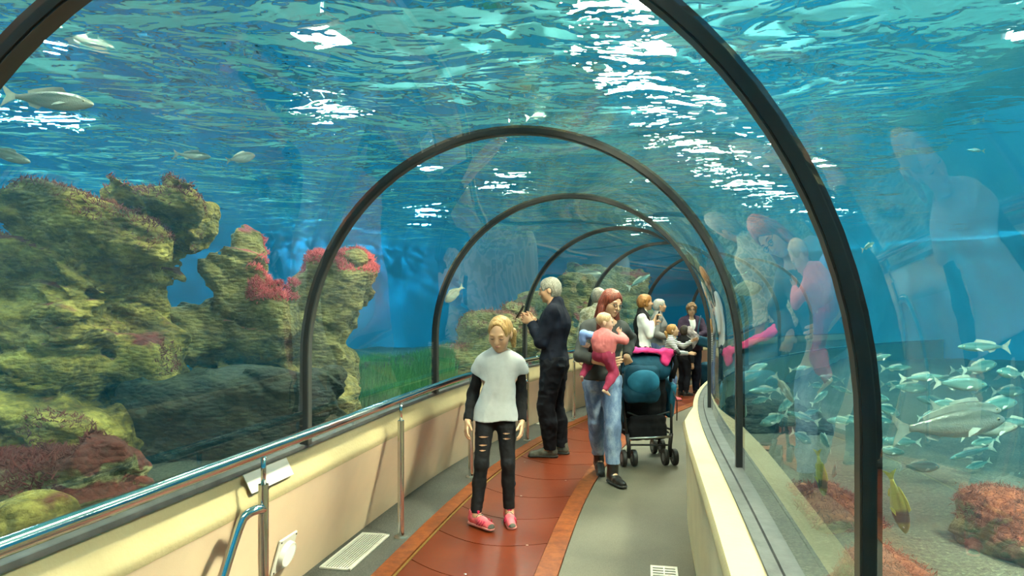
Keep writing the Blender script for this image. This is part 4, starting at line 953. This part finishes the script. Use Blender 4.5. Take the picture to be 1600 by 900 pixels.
# --- girl in the grey tunic
def girl():
    H = 1.44; p = dict(head=(-.005, -.05), bow=.016, hpitch=.42, hyaw=-.30, hroll=.05, lids=1, brow='hair_blonde', wl=(.192, -.02, .69), wr=(-.182, -.04, .70), el=(.1, 1, 0), er=(-.1, 1, 0), tl=(-.2, -1, 0), tr=(.2, -1, 0), cl=.30, cr=.34,
                       al=(.105, -.04, .065), ar=(-.125, -.13, .065), fl=.05, fr=.75, kl=(.1, -1, 0), kr=(.25, -1, 0), hip=(.01, 0), lean=(.035, 0), shw=.98,
                       pony=((.10, .40, .0), (.24, .50, -.18), (.28, .42, -.60)))
    g = Person((-.125, 4.70, .006), .03, H, 'blonde girl in a grey tunic over black sleeves and leggings, looking down', 1.20, 2, .84, 'skin_fair', .0055, p)
    g.hair('hair_blonde', 'pony')
    for q in (1, -1): g.wear('sleeve', 'cloth_black', {'farm': .010}, extra=[cone(g.sh[q] * .78 + g.el[q] * .22, g.el[q], .040, .040, .02)], subs=[g.cuff(q, .97)], keep=lambda k, q=q: k['a'][0] * q > 0, wr=(.004, 22, 3))
    sh1, sh2 = g.sh[1], g.sh[-1]; hz = .70
    fl = [cone((.005, .005, hz - .03), (.02, .0, .95),   .180, .110, .05, sc=(1, .62, 1)), cone((.02, 0, .95), (.032, 0, 1.06), .110, .118, .05, sc=(1, .68, 1))]
    slv = [cone(sh1 * .88 + sh2 * .12, sh1 * .76 + g.el[1] * .24 + [.006, 0, 0], .051, .055, .025), cone(sh2 * .88 + sh1 * .12, sh2 * .76 + g.el[-1] * .24 - [.006, 0, 0], .051, .055, .025)]
    cut = []
    for q in (1, -1):
        d = U(g.el[q] - g.sh[q]); cut.append(rbox(g.sh[q] + (g.el[q] - g.sh[q]) * .34 + d * .11 + [q * .02, 0, 0], (.075, .10, .11), .002, _rot(d + np.array([q * .15, 0, 0])), .002, True))
    g.wear('tunic', 'cloth_greytee', {'torso': .009, 'uarm': .009}, extra=fl + slv, subs=[ell(g.hp(0, .06, -.42), (.064, .070, .05), None, .01, True)] + cut, clip=lambda q: hz - q[:, 2] + .006 * np.sin(q[:, 0] * 26), wr=(.0055, 7, 4), zs=.5)
    lg = g.wear('leggings', 'cloth_leggings', {'hips': .006, 'thigh': .007, 'calf': .007}, clip=lambda q: .095 - q[:, 2], wr=(.004, 16, 8), zs=1.6)
    for q, zz, w in ((-1, .60, .034), (-1, .545, .030), (-1, .51, .024), (1, .62, .026), (1, .585, .028)):      # torn slits with skin showing
        t = (zz - g.kn[q][2]) / (.515 * H - g.kn[q][2]); c = g.kn[q] + (np.array([q * .048 * H + .01, 0, .515 * H]) - g.kn[q]) * t
        y = c[1] - (.034 + (.054 - .034) * t) * H * .90 - .0085
        MB().add([(c[0] - w, y + .010, zz), (c[0] - w * .3, y - .001, zz + .006), (c[0] + w * .4, y - .001, zz + .005), (c[0] + w, y + .010, zz), (c[0] + w * .3, y - .001, zz - .004), (c[0] - w * .4, y - .001, zz - .005)], [(0, 1, 2, 3, 4, 5)]).build('tear', 'skin_fair', lg)
    for q in (1, -1): g.shoe(q, 'shoe_pink', 'shoe_sole_pink', lace='lace', wide=1.12)
girl()

# --- man photographing with a phone
def man():
    H = 1.78; p = dict(head=(0, -.055), bow=.004, hpitch=.16, gaze=.01, brow='hair_grey', wl=(.075, -.215, 1.335), wr=(-.055, -.225, 1.36), el=(.5, .5, -1), er=(-.5, .5, -1), hl=(-.25, -.85, .35), hr=(.25, -.85, .30), tl=(-.1, -.2, 1), tr=(.2, -.2, 1), cl=.55, cr=.55,
                       al=(.09, -.02, .08), ar=(-.09, .06, .08), fl=.2, fr=-.1, lean=(0, .015), hip=(0, .0))
    g = Person((.42, 6.74, .006), -1.85, H, 'grey-haired man in navy sweater and dark jeans holding up a phone', 1.0, 0, 1.14, 'skin_tan', .006, p)
    g.hair('hair_grey', 'crop')
    col = cone(g.sh[1] * .5 + g.sh[-1] * .5 + [0, -.015, .035], g.sh[1] * .5 + g.sh[-1] * .5 + [0, -.02, .085], .073, .066, .02)
    t = g.wear('sweater', 'cloth_navy', {'torso': .016, 'uarm': .014, 'farm': .014, 'hips': .010}, extra=[col], subs=[g.cuff(1, .93), g.cuff(-1, .93), cone(g.hp(0, .0, -.55), g.hp(0, -.1, .0), .062, .075, .01, True)], clip=lambda q: .96 - q[:, 2], wr=(.010, 6, 14), zs=1.3)
    MB().box(g.sh[1] * .62 + g.el[1] * .38 + [.052, .0, 0], (.004, .035, .012), None, .001).build('sleeve_badge', 'cloth_white', t)
    g.wear('jeans', 'cloth_darkjean', {'hips': .010, 'thigh': .014, 'calf': .022}, clip=lambda q: np.maximum(.075 - q[:, 2], q[:, 2] - 1.0), wr=(.009, 9, 18), zs=1.6)
    for q in (1, -1): g.shoe(q, 'shoe_grey', 'shoe_sole_dark', wide=1.1)
    c = np.array([.01, -.345, 1.44]); R = Rx(-.55)
    ph = empty('smartphone', (0, 0, 0)); b = MB().box((0, 0, 0), (.074, .009, .15), None, .004).build('phone_body', 'black', ph); MB().box((0, .0049, 0), (.066, .001, .138)).build('phone_screen', 'screen', b)
    W = g.root.matrix_basis if False else Matrix.Translation(g.root.location) @ Matrix.Rotation(-1.85, 4, 'Z')
    ph.matrix_world = W @ Matrix.Translation(Vector(c)) @ Matrix([[*r, 0] for r in R.tolist()] + [[0, 0, 0, 1]])
    tag(ph, 'dark smartphone held up in both hands of the grey-haired man', 'phone')
man()

# --- red-haired woman carrying a baby, and the baby
def woman():
    H = 1.64; p = dict(head=(.05, -.055), bow=.006, hpitch=.30, hyaw=.50, hroll=.10, gaze=.012, brow='hair_red', wr=(-.06, -.265, 1.03), er=(-1, .35, -.35), hr=(.85, -.30, .08), tr=(.1, -.2, 1), cr=.30, wl=(.215, .10, 1.05), el=(.6, 1, -.2), hl=(.3, .5, -.6), tl=(-.6, -.3, .3), cl=.7,
                       al=(.045, -.13, .075), ar=(-.0, .26, .115), fl=.25, fr=.0, pr=.35, kl=(.05, -1, 0), kr=(-.25, -1, 0), hip=(-.02, 0), lean=(.02, .02), twist=.10)
    g = Person((.80, 5.80, .006), .06, H, 'red-haired woman in glasses, charcoal top and faded jeans carrying a baby', 1.02, 1, .98, 'skin_fair', .006, p)
    g.hair('hair_red', 'long'); g.glasses()
    g.wear('top', 'cloth_charcoal', {'torso': .012, 'uarm': .011, 'farm': .012, 'hips': .012}, extra=[cone(g.L[0]['c'] + [0, 0, .02], g.L[0]['c'] + [0, 0, .16], .165, .14, .04, sc=(1, .78, 1))], subs=[g.cuff(-1, .58), g.cuff(1, .95), ell(g.hp(0, -.02, -.62), (.085, .09, .075), None, .01, True)], clip=lambda q: .865 - q[:, 2], wr=(.009, 6, 24), zs=1.2)
    g.wear('jeans', 'jeans_blue', {'hips': .008, 'thigh': .008, 'calf': .017}, clip=lambda q: np.maximum(.165 - q[:, 2], q[:, 2] - .90), wr=(.006, 10, 28), zs=1.5)
    for q in (1, -1): g.shoe(q, 'shoe_black', 'shoe_sole_dark', boot=.085)
woman()
def baby():
    H = .69; p = dict(head=(.0, -.02), hpitch=.10, hyaw=-.95, brow='hair_baby', hipz=.50, wl=(.185, .035, .42), el=(.8, .3, .3), hl=(-.3, -.9, -.1), tl=(0, -.3, 1), cl=.5, wr=(-.088, -.09, .515), er=(-1, .2, -.6), hr=(.45, .3, .8), tr=(0, -.3, 1), cr=.7,
                      al=(.20, .02, .165), ar=(-.03, .03, .07), kl=(.8, -.9, .2), kr=(-.3, -1, .2), fl=.6, fr=-.2, pl=.45, pr=.45, shw=1.05)
    yaw = 2.45
    g = Person((.755, 5.52, .755), yaw, H, 'baby in pink jumper and magenta trousers carried on the arm of the red-haired woman', 1.72, 2, 1.28, 'skin_baby', .0048, p)
    g.hair('hair_baby', 'baby')
    g.wear('jumper', 'cloth_pink', {'torso': .010}, extra=[infl(q, .009) for q in g.L if q['tag'] in ('uarm', 'farm') and q['a'][0] < 0] + [ell(g.L[0]['c'] + [0, 0, .05], (.082, .075, .06), None, .04)], subs=[g.cuff(-1, .95, .05), ell(g.hp(0, .02, -.52), (.05, .05, .03), None, .01, True)], clip=lambda q: .345 - q[:, 2], wr=(.005, 14, 33), vox=.0048)
    g.wear('sleeve', 'cloth_babyblue', {'uarm': .009, 'farm': .010}, subs=[g.cuff(1, .98, .05)], keep=lambda q: q['a'][0] > 0, wr=(.004, 18, 35))
    g.wear('trousers', 'cloth_magenta', {'hips': .012, 'thigh': .008, 'calf': .008}, subs=[rbox(g.an[q] + U(g.an[q] - g.kn[q]) * .055, (.05, .05, .045), .002, _rot(U(g.an[q] - g.kn[q])), .002, True) for q in (1, -1)], clip=lambda q: q[:, 2] - .40, wr=(.004, 18, 37))
baby()
# --- the visitors further along the tunnel
def back_man():
    H = 1.73; p = dict(head=(0, -.02), hyaw=-.5, al=(.10, 0, .08), ar=(-.10, 0, .08))
    g = Person((1.13, 8.75, .006), 2.75, H, 'grey-haired visitor in a patterned beige shirt behind the red-haired woman', 1.0, 0, 1.02, 'skin_tan', .009, p)
    g.hair('hair_grey', 'short')
    g.wear('shirt', 'cloth_camo', {'torso': .018, 'uarm': .016, 'farm': .014, 'hips': .014}, subs=[g.cuff(1, .5), g.cuff(-1, .5)], clip=lambda q: .82 - q[:, 2], wr=(.010, 6, 44))
    g.wear('trousers', 'cloth_black', {'hips': .008, 'thigh': .012, 'calf': .018}, clip=lambda q: np.maximum(.07 - q[:, 2], q[:, 2] - .95), wr=(.008, 9, 45))
    for q in (1, -1): g.shoe(q, 'shoe_grey', 'shoe_sole_dark')
back_man()
def white_woman():
    H = 1.66; p = dict(head=(0, -.03), hpitch=.0, hyaw=.15, wl=(.05, -.15, 1.22), wr=(-.05, -.165, 1.29), el=(.6, .6, -1), er=(-.6, .6, -1), hl=(-.3, -.5, .7), hr=(.2, -.4, .9), tl=(-.6, -.3, .3), tr=(.6, -.3, .3), cl=.8, cr=.8)
    g = Person((1.90, 9.75, .006), 1.32, H, 'auburn short-haired woman in a white sweater and black vest', 1.02, 1, .98, 'skin_fair', .008, p)
    g.hair('hair_auburn', 'bob')
    g.wear('sweater', 'cloth_white', {'torso': .012, 'uarm': .012, 'farm': .012, 'hips': .008}, subs=[g.cuff(1, .93), g.cuff(-1, .93)], clip=lambda q: .90 - q[:, 2], wr=(.006, 8, 52))
    g.wear('vest', 'cloth_black', {'torso': .022, 'hips': .02}, subs=[ell((0, -.17, 1.15), (.11, .14, .40), None, .02, True), ell((-.17, -.06, 1.08), (.11, .13, .24), None, .02, True), ell(g.hp(0, -.1, -.55), (.085, .10, .06), None, .01, True), ell((g.sh[1] + [.03, 0, -.06]), (.07, .085, .12), None, .02, True), ell((g.sh[-1] - [.03, 0, .06]), (.07, .085, .12), None, .02, True)], clip=lambda q: .86 - q[:, 2], wr=(.008, 7, 53))
    MB().box((.0, -.215, 1.36), (.05, .02, .13), Rx(.3), .006).build('strap', 'cloth_black', g.root)
    g.wear('trousers', 'cloth_black', {'hips': .010, 'thigh': .012, 'calf': .016}, clip=lambda q: np.maximum(.07 - q[:, 2], q[:, 2] - .93), wr=(.007, 9, 54))
    for q in (1, -1): g.shoe(q, 'shoe_black', 'shoe_sole_dark')
white_woman()
def grey_woman():
    H = 1.61; p = dict(head=(0, -.03), hyaw=.1, hpitch=-.05, wl=(.16, -.16, .98), wr=(-.16, -.16, .98))
    g = Person((2.43, 11.2, .006), 1.42, H, 'white-haired woman in a grey jumper and jeans', 1.02, 1, 1.05, 'skin_fair', .009, p)
    g.hair('hair_white', 'crop')
    g.wear('jumper', 'cloth_grey', {'torso': .016, 'uarm': .014, 'farm': .014, 'hips': .014, 'neck': .012}, subs=[g.cuff(1, .95), g.cuff(-1, .95)], clip=lambda q: np.maximum(.85 - q[:, 2], q[:, 2] - (g.hc[2] - .36 * g.h)), wr=(.008, 7, 61))
    g.wear('jeans', 'jeans_mid', {'hips': .008, 'thigh': .012, 'calf': .016}, clip=lambda q: np.maximum(.07 - q[:, 2], q[:, 2] - .9), wr=(.007, 9, 62))
    for q in (1, -1): g.shoe(q, 'shoe_black', 'shoe_sole_dark')
grey_woman()
def stripe_girl():
    H = 1.21; p = dict(head=(0, -.02), hyaw=.1, hpitch=-.08, wl=(.07, -.33, .95), el=(.5, .2, -1), hl=(0, -.9, .5), wr=(-.08, -.29, .76), er=(-.5, .3, -1), hr=(0, -1, .05), tl=(-.5, 0, 1), tr=(.5, 0, 1), cl=.25, cr=.25, lean=(0, -.02), brow='hair_ginger', fl=.1, fr=-.1, al=(.06, -.03, .057), ar=(-.06, .06, .057),
                       pony=((0, .42, .05), (.05, .58, -.15), (.06, .45, -.75)))
    g = Person((2.50, 10.62, .006), 1.25, H, 'ginger-haired girl in a striped shirt and blue jeans reaching out', 1.2, 2, .92, 'skin_fair', .0075, p)
    g.hair('hair_ginger', 'pony')
    g.wear('striped_shirt', 'cloth_stripe', {'torso': .012, 'uarm': .012, 'farm': .012, 'hips': .012}, subs=[g.cuff(1, .93), g.cuff(-1, .93)], clip=lambda q: .575 - q[:, 2], wr=(.006, 8, 72))
    g.wear('jeans', 'jeans_mid', {'hips': .006, 'thigh': .010, 'calf': .012}, clip=lambda q: np.maximum(.06 - q[:, 2], q[:, 2] - .67), wr=(.006, 10, 73))
    for q in (1, -1): g.shoe(q, 'shoe_pink', 'shoe_grey')
stripe_girl()
def boy():
    H = 1.17; p = dict(head=(0, -.02), hyaw=.2)
    g = Person((2.88, 11.25, .006), 2.1, H, 'dark-haired boy in black beside the striped girl, seen from behind', 1.22, 2, .98, 'skin_fair', .009, p)
    g.hair('hair_dark', 'crop')
    g.wear('jacket', 'cloth_black', {'torso': .018, 'uarm': .016, 'farm': .016, 'hips': .016}, subs=[g.cuff(1, .95), g.cuff(-1, .95)], clip=lambda q: .52 - q[:, 2], wr=(.008, 8, 82))
    g.wear('trousers', 'cloth_darkjean', {'hips': .008, 'thigh': .012, 'calf': .014}, clip=lambda q: np.maximum(.05 - q[:, 2], q[:, 2] - .62), wr=(.007, 10, 83))
    for q in (1, -1): g.shoe(q, 'shoe_black', 'shoe_sole_dark')
boy()
def purple_woman():
    H = 1.54; p = dict(head=(0, -.03), hyaw=-.1, hpitch=.08, wl=(.02, -.26, .98), el=(1, .2, -.3), wr=(-.06, -.25, .95), er=(-1, .2, -.3), hl=(-.9, -.3, 0), hr=(.9, -.3, 0), tl=(0, -.1, 1), tr=(0, -.1, 1), cl=.6, cr=.6)
    g = Person((3.08, 11.55, .006), -.05, H, 'woman with short curly hair and glasses in a dark purple jacket', 1.03, 1, 1.10, 'skin_fair', .009, p)
    g.hair('hair_curly', 'curly'); g.glasses()
    g.wear('blouse', 'cloth_white', {'torso': .010}, subs=[ell(g.hp(0, -.1, -.60), (.06, .08, .06), None, .01, True)], wr=(.003, 8, 90), clip=lambda q: .9 - q[:, 2])
    g.wear('jacket', 'cloth_purple', {'torso': .024, 'uarm': .020, 'farm': .018, 'hips': .024}, extra=[cone((0, .0, .72), (0, 0, 1.0), .19, .155, .05, sc=(1, .75, 1))], subs=[g.cuff(1, .95), g.cuff(-1, .95), cone((0, -.10, 1.31), (0, -.165, 1.07), .062, .028, .01, True)], clip=lambda q: .74 - q[:, 2], wr=(.010, 7, 92))
    g.wear('trousers', 'cloth_navy', {'hips': .008, 'thigh': .016, 'calf': .022}, clip=lambda q: np.maximum(.05 - q[:, 2], q[:, 2] - .85), wr=(.007, 9, 93))
    for q in (1, -1): g.shoe(q, 'shoe_black', 'shoe_sole_dark')
    v, f = sdf_mesh([cone((-.10, -.33, 1.10), (-.02, -.33, .98), .055, .075, .04), cone((-.02, -.33, .98), (-.06, -.32, .84), .07, .05, .04), cone((-.14, -.30, 1.02), (-.12, -.32, .88), .04, .05, .03)], .009, lambda q: .02 * fbm(q * 16, 3, 4), amp=.035)
    o = obj('scarf_bundle', v, f, 'cloth_scarf', smooth=True); o.location = g.root.location; o.rotation_euler = g.root.rotation_euler; tag(o, 'crumpled grey-mauve scarf bundled in the arms of the woman in purple', 'scarf')
    b = empty('handbag', g.root.location, g.root.rotation_euler[2]); v, f = sdf_mesh([rbox((.15, -.285, .90), (.12, .055, .085), .045, Ry(.25), .02)], .01, lambda q: .006 * fbm(q * 12, 2, 6)); obj('bag_body', v, f, 'cloth_tealdark', b, True)
    MB().tube([(.05, -.29, .95), (.06, -.26, 1.10), (.12, -.12, 1.28), (.16, .0, 1.33)], .012, 6).build('shoulder_strap', 'cloth_tealdark', b, True); tag(b, 'dark blue handbag on the arm of the woman in purple', 'handbag')
purple_woman()
def rucksack():
    b = empty('rucksack', (3.52, 12.0, .004), .3)
    v, q = sdf_mesh([rbox((0, 0, .25), (.15, .10, .25), .07, None, .02), rbox((0, -.10, .17), (.11, .05, .12), .04, None, .03)], .011, lambda q: .008 * fbm(q * 12, 2, 6)); obj('bag_body', v, q, 'cloth_tealdark', b, True)
    for x in (-.06, .06): MB().tube([(x, .09, .46), (x, .16, .36), (x, .15, .2), (x, .10, .08)], .014, 6).build('strap', 'cloth_black', b, True)
    MB().tube([(-.03, 0, .50), (0, 0, .535), (.03, 0, .50)], .008, 6).build('carry_loop', 'cloth_black', b, True)
    tag(b, 'dark blue rucksack on the floor right of the woman in purple', 'rucksack')
rucksack()
# ------------------------------------------------------------------ pushchair
def pushchair():
    r = empty('pushchair', (1.275, 6.30, .006), .10)
    def wheel(x, y, z=.078, rad=.078):
        t = MB().lathe([(rad * .72, -.019), (rad * .95, -.019), (rad, -.011), (rad, .011), (rad * .95, .019), (rad * .72, .019)], (x, y, z), (1, 0, 0), 20).build('wheel', 'black', r, 'auto')
        MB().lathe([(.018, -.022), (rad * .70, -.017), (rad * .70, .017), (.018, .022)], (x, y, z), (1, 0, 0), 16).build('hub', 'lamp_housing', t, 'auto')
    for x in (-.235, -.135, .165, .255): wheel(x, 0)
    for x in (-.245, -.165, .215, .295): wheel(x, .50)
    tube = lambda pts, rad=.0125, m='black', nm='frame_tube': MB().tube(pts, rad, 8).build(nm, m, r, True)
    for x, s in ((-.185, -1), (.21, 1)):
        tube([(x - .035, 0, .078), (x + .035, 0, .078)], .012, 'steel_dull', 'axle'); tube([(x, 0, .08), (x, -.005, .19), (x + s * .015, .0, .30)], .020, 'black', 'caster_leg')
        tube([(x + s * .015, 0, .28), (x + s * .035, .06, .55), (x + s * .045, .12, .80), (x + s * .04, .06, 1.0), (x + s * .03, -.06, 1.07)])
        tube([(x + s * .05, .50, .08), (x + s * .045, .40, .28), (x + s * .04, .16, .60), (x + s * .04, .04, .86)]); tube([(x + s * .02, .01, .33), (x + s * .05, .42, .30)], .010)
        tube([(x + s * .03, -.06, 1.07), (x + s * .028, -.12, 1.085), (x + s * .028, -.17, 1.06)], .019, 'black', 'handle_grip')
    tube([(-.185, -.012, .26), (.21, -.012, .27)], .011, 'steel_dull', 'cross_bar'); tube([(-.185, .0, .20), (.21, .0, .19)], .009, 'black', 'cross_bar'); tube([(-.19, .02, .30), (.0, .10, .42), (.215, .02, .50)], .009, 'black', 'cross_bar'); tube([(.21, .02, .30), (.0, .12, .42), (-.19, .02, .50)], .009, 'black', 'cross_bar')
    def soft(nm, prims, mat, amp=.008, f=9, clip=None, par=r, vox=.008, seed=3):
        v, q = sdf_mesh(prims, vox, lambda p: amp * fbm(p * f, 3, seed), clip, amp=max(.012, amp * 2)); return obj(nm, v, q, mat, par, True)
    soft('basket', [rbox((.01, .22, .32), (.19, .22, .075), .04, Rx(.05), .02), rbox((.01, .05, .37), (.17, .04, .09), .03, None, .04)], 'cloth_black', .012)
    soft('seat', [rbox((.01, .30, .50), (.19, .20, .045), .03, Rx(.12), .03), rbox((.01, .12, .66), (.185, .035, .22), .03, Rx(.15), .03), rbox((-.17, .24, .58), (.02, .16, .10), .015, None, .03), rbox((.19, .24, .58), (.02, .16, .10), .015, None, .03)], 'cloth_black', .008)
    soft('seat_pad', [rbox((.255, .16, .62), (.028, .12, .17), .025, Rx(.3), .02), rbox((.262, .28, .47), (.03, .13, .05), .025, Rx(-.2), .03)], 'cloth_teal', .006)
    soft('seat_trim', [rbox((-.235, .10, .56), (.022, .07, .16), .02, Rx(.1), .02)], 'cloth_tealdark', .006)
    soft('hood', [ell((.0, .13, .90), (.24, .20, .16), None, .05), rbox((-.01, .05, .93), (.215, .08, .085), .05, None, .05)], 'cloth_tealdark', .010, clip=lambda p: .80 - p[:, 2])
    tube([(.235, .0, .82), (.262, -.03, .95), (.245, -.02, 1.03), (.20, .0, 1.09)], .024, 'cloth_black', 'hood_bow')
    MB().tube([(.24, .02, .72), (.28, .0, .60), (.275, -.01, .42)], .006, 6).build('harness_strap', 'black', r, True)
    MB().tube([(-.245, .02, .60), (-.25, .0, .48), (-.245, .0, .35)], .005, 6).build('harness_strap', 'black', r, True)
    tag(r, 'black and teal folding pushchair standing beside the red-haired woman', 'pushchair')
    b = empty('nappy_bag', (1.275, 6.30, .006), .10)
    bd = soft('bag_body', [rbox((-.085, -.07, .80), (.165, .075, .15), .05, Rx(.05), .03), rbox((-.085, -.06, .66), (.15, .06, .06), .04, None, .05)], 'cloth_tealdark', .008, par=b, seed=5)
    pk = soft('front_pocket', [ell((-.085, -.135, .80), (.15, .05, .115), Rx(.1), .02)], 'cloth_teal', .006, par=b, clip=lambda p: p[:, 1] + .10, seed=6)
    MB().tube([(-.085 + .15 * math.cos(a), -.165 + .045 * abs(math.cos(a)), .80 + .06 * math.sin(a)) for a in np.linspace(0, math.pi, 15)], .005, 6).build('zip', 'black', pk, True)
    for x in (-.18, .02): MB().tube([(x, -.04, .94), (x, -.03, 1.0), (x, .02, 1.03), (x, .06, .98)], .010, 6).build('strap', 'cloth_tealdark', b, True)
    tag(b, 'teal and navy changing bag hung on the back of the pushchair', 'bag')
    v, q = sdf_mesh([rbox((.04, .07, 1.075), (.17, .12, .014), .012, Ry(.10), .02), rbox((.17, .0, 1.02), (.05, .06, .075), .02, Ry(.5), .04), rbox((-.10, .02, 1.075), (.10, .07, .012), .01, None, .03)], .007, lambda p: .014 * fbm(p * 14, 3, 9), amp=.028)
    o = obj('blanket', v, q, 'cloth_hotpink', smooth=True); o.location = r.location; o.rotation_euler = (0, 0, .10); tag(o, 'crumpled hot pink blanket lying on top of the pushchair hood', 'blanket')
pushchair()

# ------------------------------------------------------------------ handrail
def handrail():
    base = P(4.0, -.93, 0); r = empty('handrail', base); mv = lambda p: np.asarray(p) - base
    ss = np.linspace(-2, 14.5, 100); MB().tube(mv(P(ss, np.full(100, -.93), .90)), .0255, 14).build('rail_tube', 'chrome', r, True)
    for s in (.85, 2.40, 4.0, 5.45, 6.90, 8.28, 9.75, 11.2, 12.7):
        c = P(s, -.93); po = MB().tube(mv([c, c + [0, 0, .76]]), .021, 14).build('post', 'chrome', r, 'auto')
        MB().tube(mv([c + [0, 0, .76], c + [0, 0, .885]]), .0105, 10).build('pin', 'chrome', po, True)
        MB().lathe([(.045, .0), (.045, .006), (.03, .010)], mv(c + [0, 0, .002]), n=18).build('base_flange', 'steel_dull', po, 'auto')
    for s in (2.40, 6.90):
        c = P(s, -.93); t = P(s - .5, -.93) - P(s, -.93); t = t / np.linalg.norm(t); nl = np.array([-t[1], t[0], 0]) * -1
        pts = [c + [0, 0, .655] - t * .0, c + t * .05 + [0, 0, .668], c + t * .085 + [0, 0, .655], c + t * .11 + [0, 0, .62], c + t * .17 + [0, 0, .50], c + t * .34 + [0, 0, .18], c + t * .43 + [0, 0, .004]]
        o = nl * 1.0; pts = [np.array(p) + o * (.0 if i < 2 else .012 * i) for i, p in enumerate(pts)]
        q_ = np.array(pts); m_ = len(q_); q_ = np.concatenate([[2 * q_[0] - q_[1]], q_, [2 * q_[-1] - q_[-2]]]); pts = []
        for i in range(1, m_):
            for u in np.linspace(0, 1, 6)[:-1]: pts.append(.5 * (2 * q_[i] + (q_[i + 1] - q_[i - 1]) * u + (2 * q_[i - 1] - 5 * q_[i] + 4 * q_[i + 1] - q_[i + 2]) * u * u + (3 * q_[i] - q_[i - 1] - 3 * q_[i + 1] + q_[i + 2]) * u ** 3))
        pts.append(q_[m_])
        MB().tube(mv(pts), .0195, 12).build('brace', 'chrome', r, True)
    tag(r, 'long polished steel handrail on posts along the left side', 'handrail')
handrail()

# ------------------------------------------------------------------ vent, floor grilles, plaque
def frame_on_path(s, off, z): 
    p = P(s, off, z); a = heading(s); t = np.array([math.sin(a), math.cos(a), 0]); return p, t
def vent():
    p, t = frame_on_path(2.97, -1.168, .26); n = np.cross(t, np.array([0, 0, 1.0])); up = U(np.array([0, 0, .64]) + n * .185); nn = U(np.cross(t, up)); R = np.stack([t, up, nn], 1)
    e = empty('wall_vent', p); W = lambda x, y, z: R @ np.array([x, y, z])
    MB().box(W(0, 0, .008), (.165, .185, .014), R, .004).build('plate', 'white_plastic', e)
    MB().lathe([(.066, .012), (.066, .034), (.062, .040), (.058, .040), (.058, .020)], (0, 0, 0), nn, 32).build('ring', 'white_plastic', e, 'auto')
    MB().lathe([(.058, .0205), (.058, .022)], (0, 0, 0), nn, 28).build('dark_duct', 'void', e)
    for i in range(11):
        y = -.05 + i * .010; w = math.sqrt(max(.0575 ** 2 - y * y, 1e-5)); MB().box(W(0, y, .036), (2 * w, .0040, .006), R @ Rx(.5)).build('slat', 'white_plastic', e)
    for sx in (-1, 1):
        for sy in (-1, 1): MB().lathe([(.005, .014), (.005, .0165), (.002, .018)], W(sx * .07, sy * .08, 0), nn, 8).build('screw', 'black', e)
    tag(e, 'square white vent with a round slatted cover low on the left wall', 'vent')
vent()
def grille(s0, s1, o0, o1, nb, label, cross=False):
    c = P((s0 + s1) / 2, (o0 + o1) / 2, .003); e = empty('floor_grille', c); a = heading((s0 + s1) / 2); t = np.array([math.sin(a), math.cos(a), 0]); n = np.array([math.cos(a), -math.sin(a), 0]); R = np.stack([n, t, [0, 0, 1]], 1); L, Wd = s1 - s0, o1 - o0
    MB().box((0, 0, .001), (Wd, L, .002), R).build('dark_duct', 'void', e)
    fr = MB()
    for x in (-1, 1): fr.box(n * x * (Wd / 2 - .006) + [0, 0, .006], (.012, L, .010), R)
    for y in (-1, 1): fr.box(t * y * (L / 2 - .005) + [0, 0, .006], (Wd, .010, .010), R)
    fr.build('grille_frame', 'white_plastic', e)
    for i in range(nb):
        if cross: MB().box(t * (-L / 2 + L * (i + .5) / nb) + [0, 0, .006], (Wd - .02, L / nb * .5, .008), R).build('bar', 'white_plastic', e)
        else: MB().box(n * (-Wd / 2 + Wd * (i + .5) / nb) + [0, 0, .006], (Wd / nb * .27, L - .015, .006), R).build('bar', 'white_plastic', e)
    if cross: MB().box([0, 0, .0065], (.008, L, .008), R).build('bar', 'white_plastic', e)
    tag(e, label, 'grille')
grille(3.42, 4.02, -1.20, -1.01, 12, 'long white floor grille on the carpet at the foot of the left wall')
grille(3.30, 3.82, .655, .805, 14, 'white floor grille cut by the bottom edge near the right wall', True)
grille(7.70, 8.25, -1.20, -1.01, 12, 'white floor grille far back between the man and the left wall')
def plaque():
    q = []; 
    for off, z in ((-1.0545, .684), (-1.0775, .770)):
        for s in (2.50, 2.86): q.append(P(s + (.0 if z < .7 else -.03), off, z))
    q = np.array(q); n = U(np.cross(q[1] - q[0], q[2] - q[0])); n = n if n[2] > 0 else -n; a = q + n * .004; b = q + n * .009; c = q.mean(0)
    o = MB().add(np.concatenate([a, b]) - c, [(0, 1, 3, 2), (4, 6, 7, 5), (0, 4, 5, 1), (1, 5, 7, 3), (3, 7, 6, 2), (2, 6, 4, 0)]).build('sign_plate', 'paper'); o.location = c
    tag(o, 'blank white plate lying on the left ledge beside the nearest rail post', 'sign')
plaque()
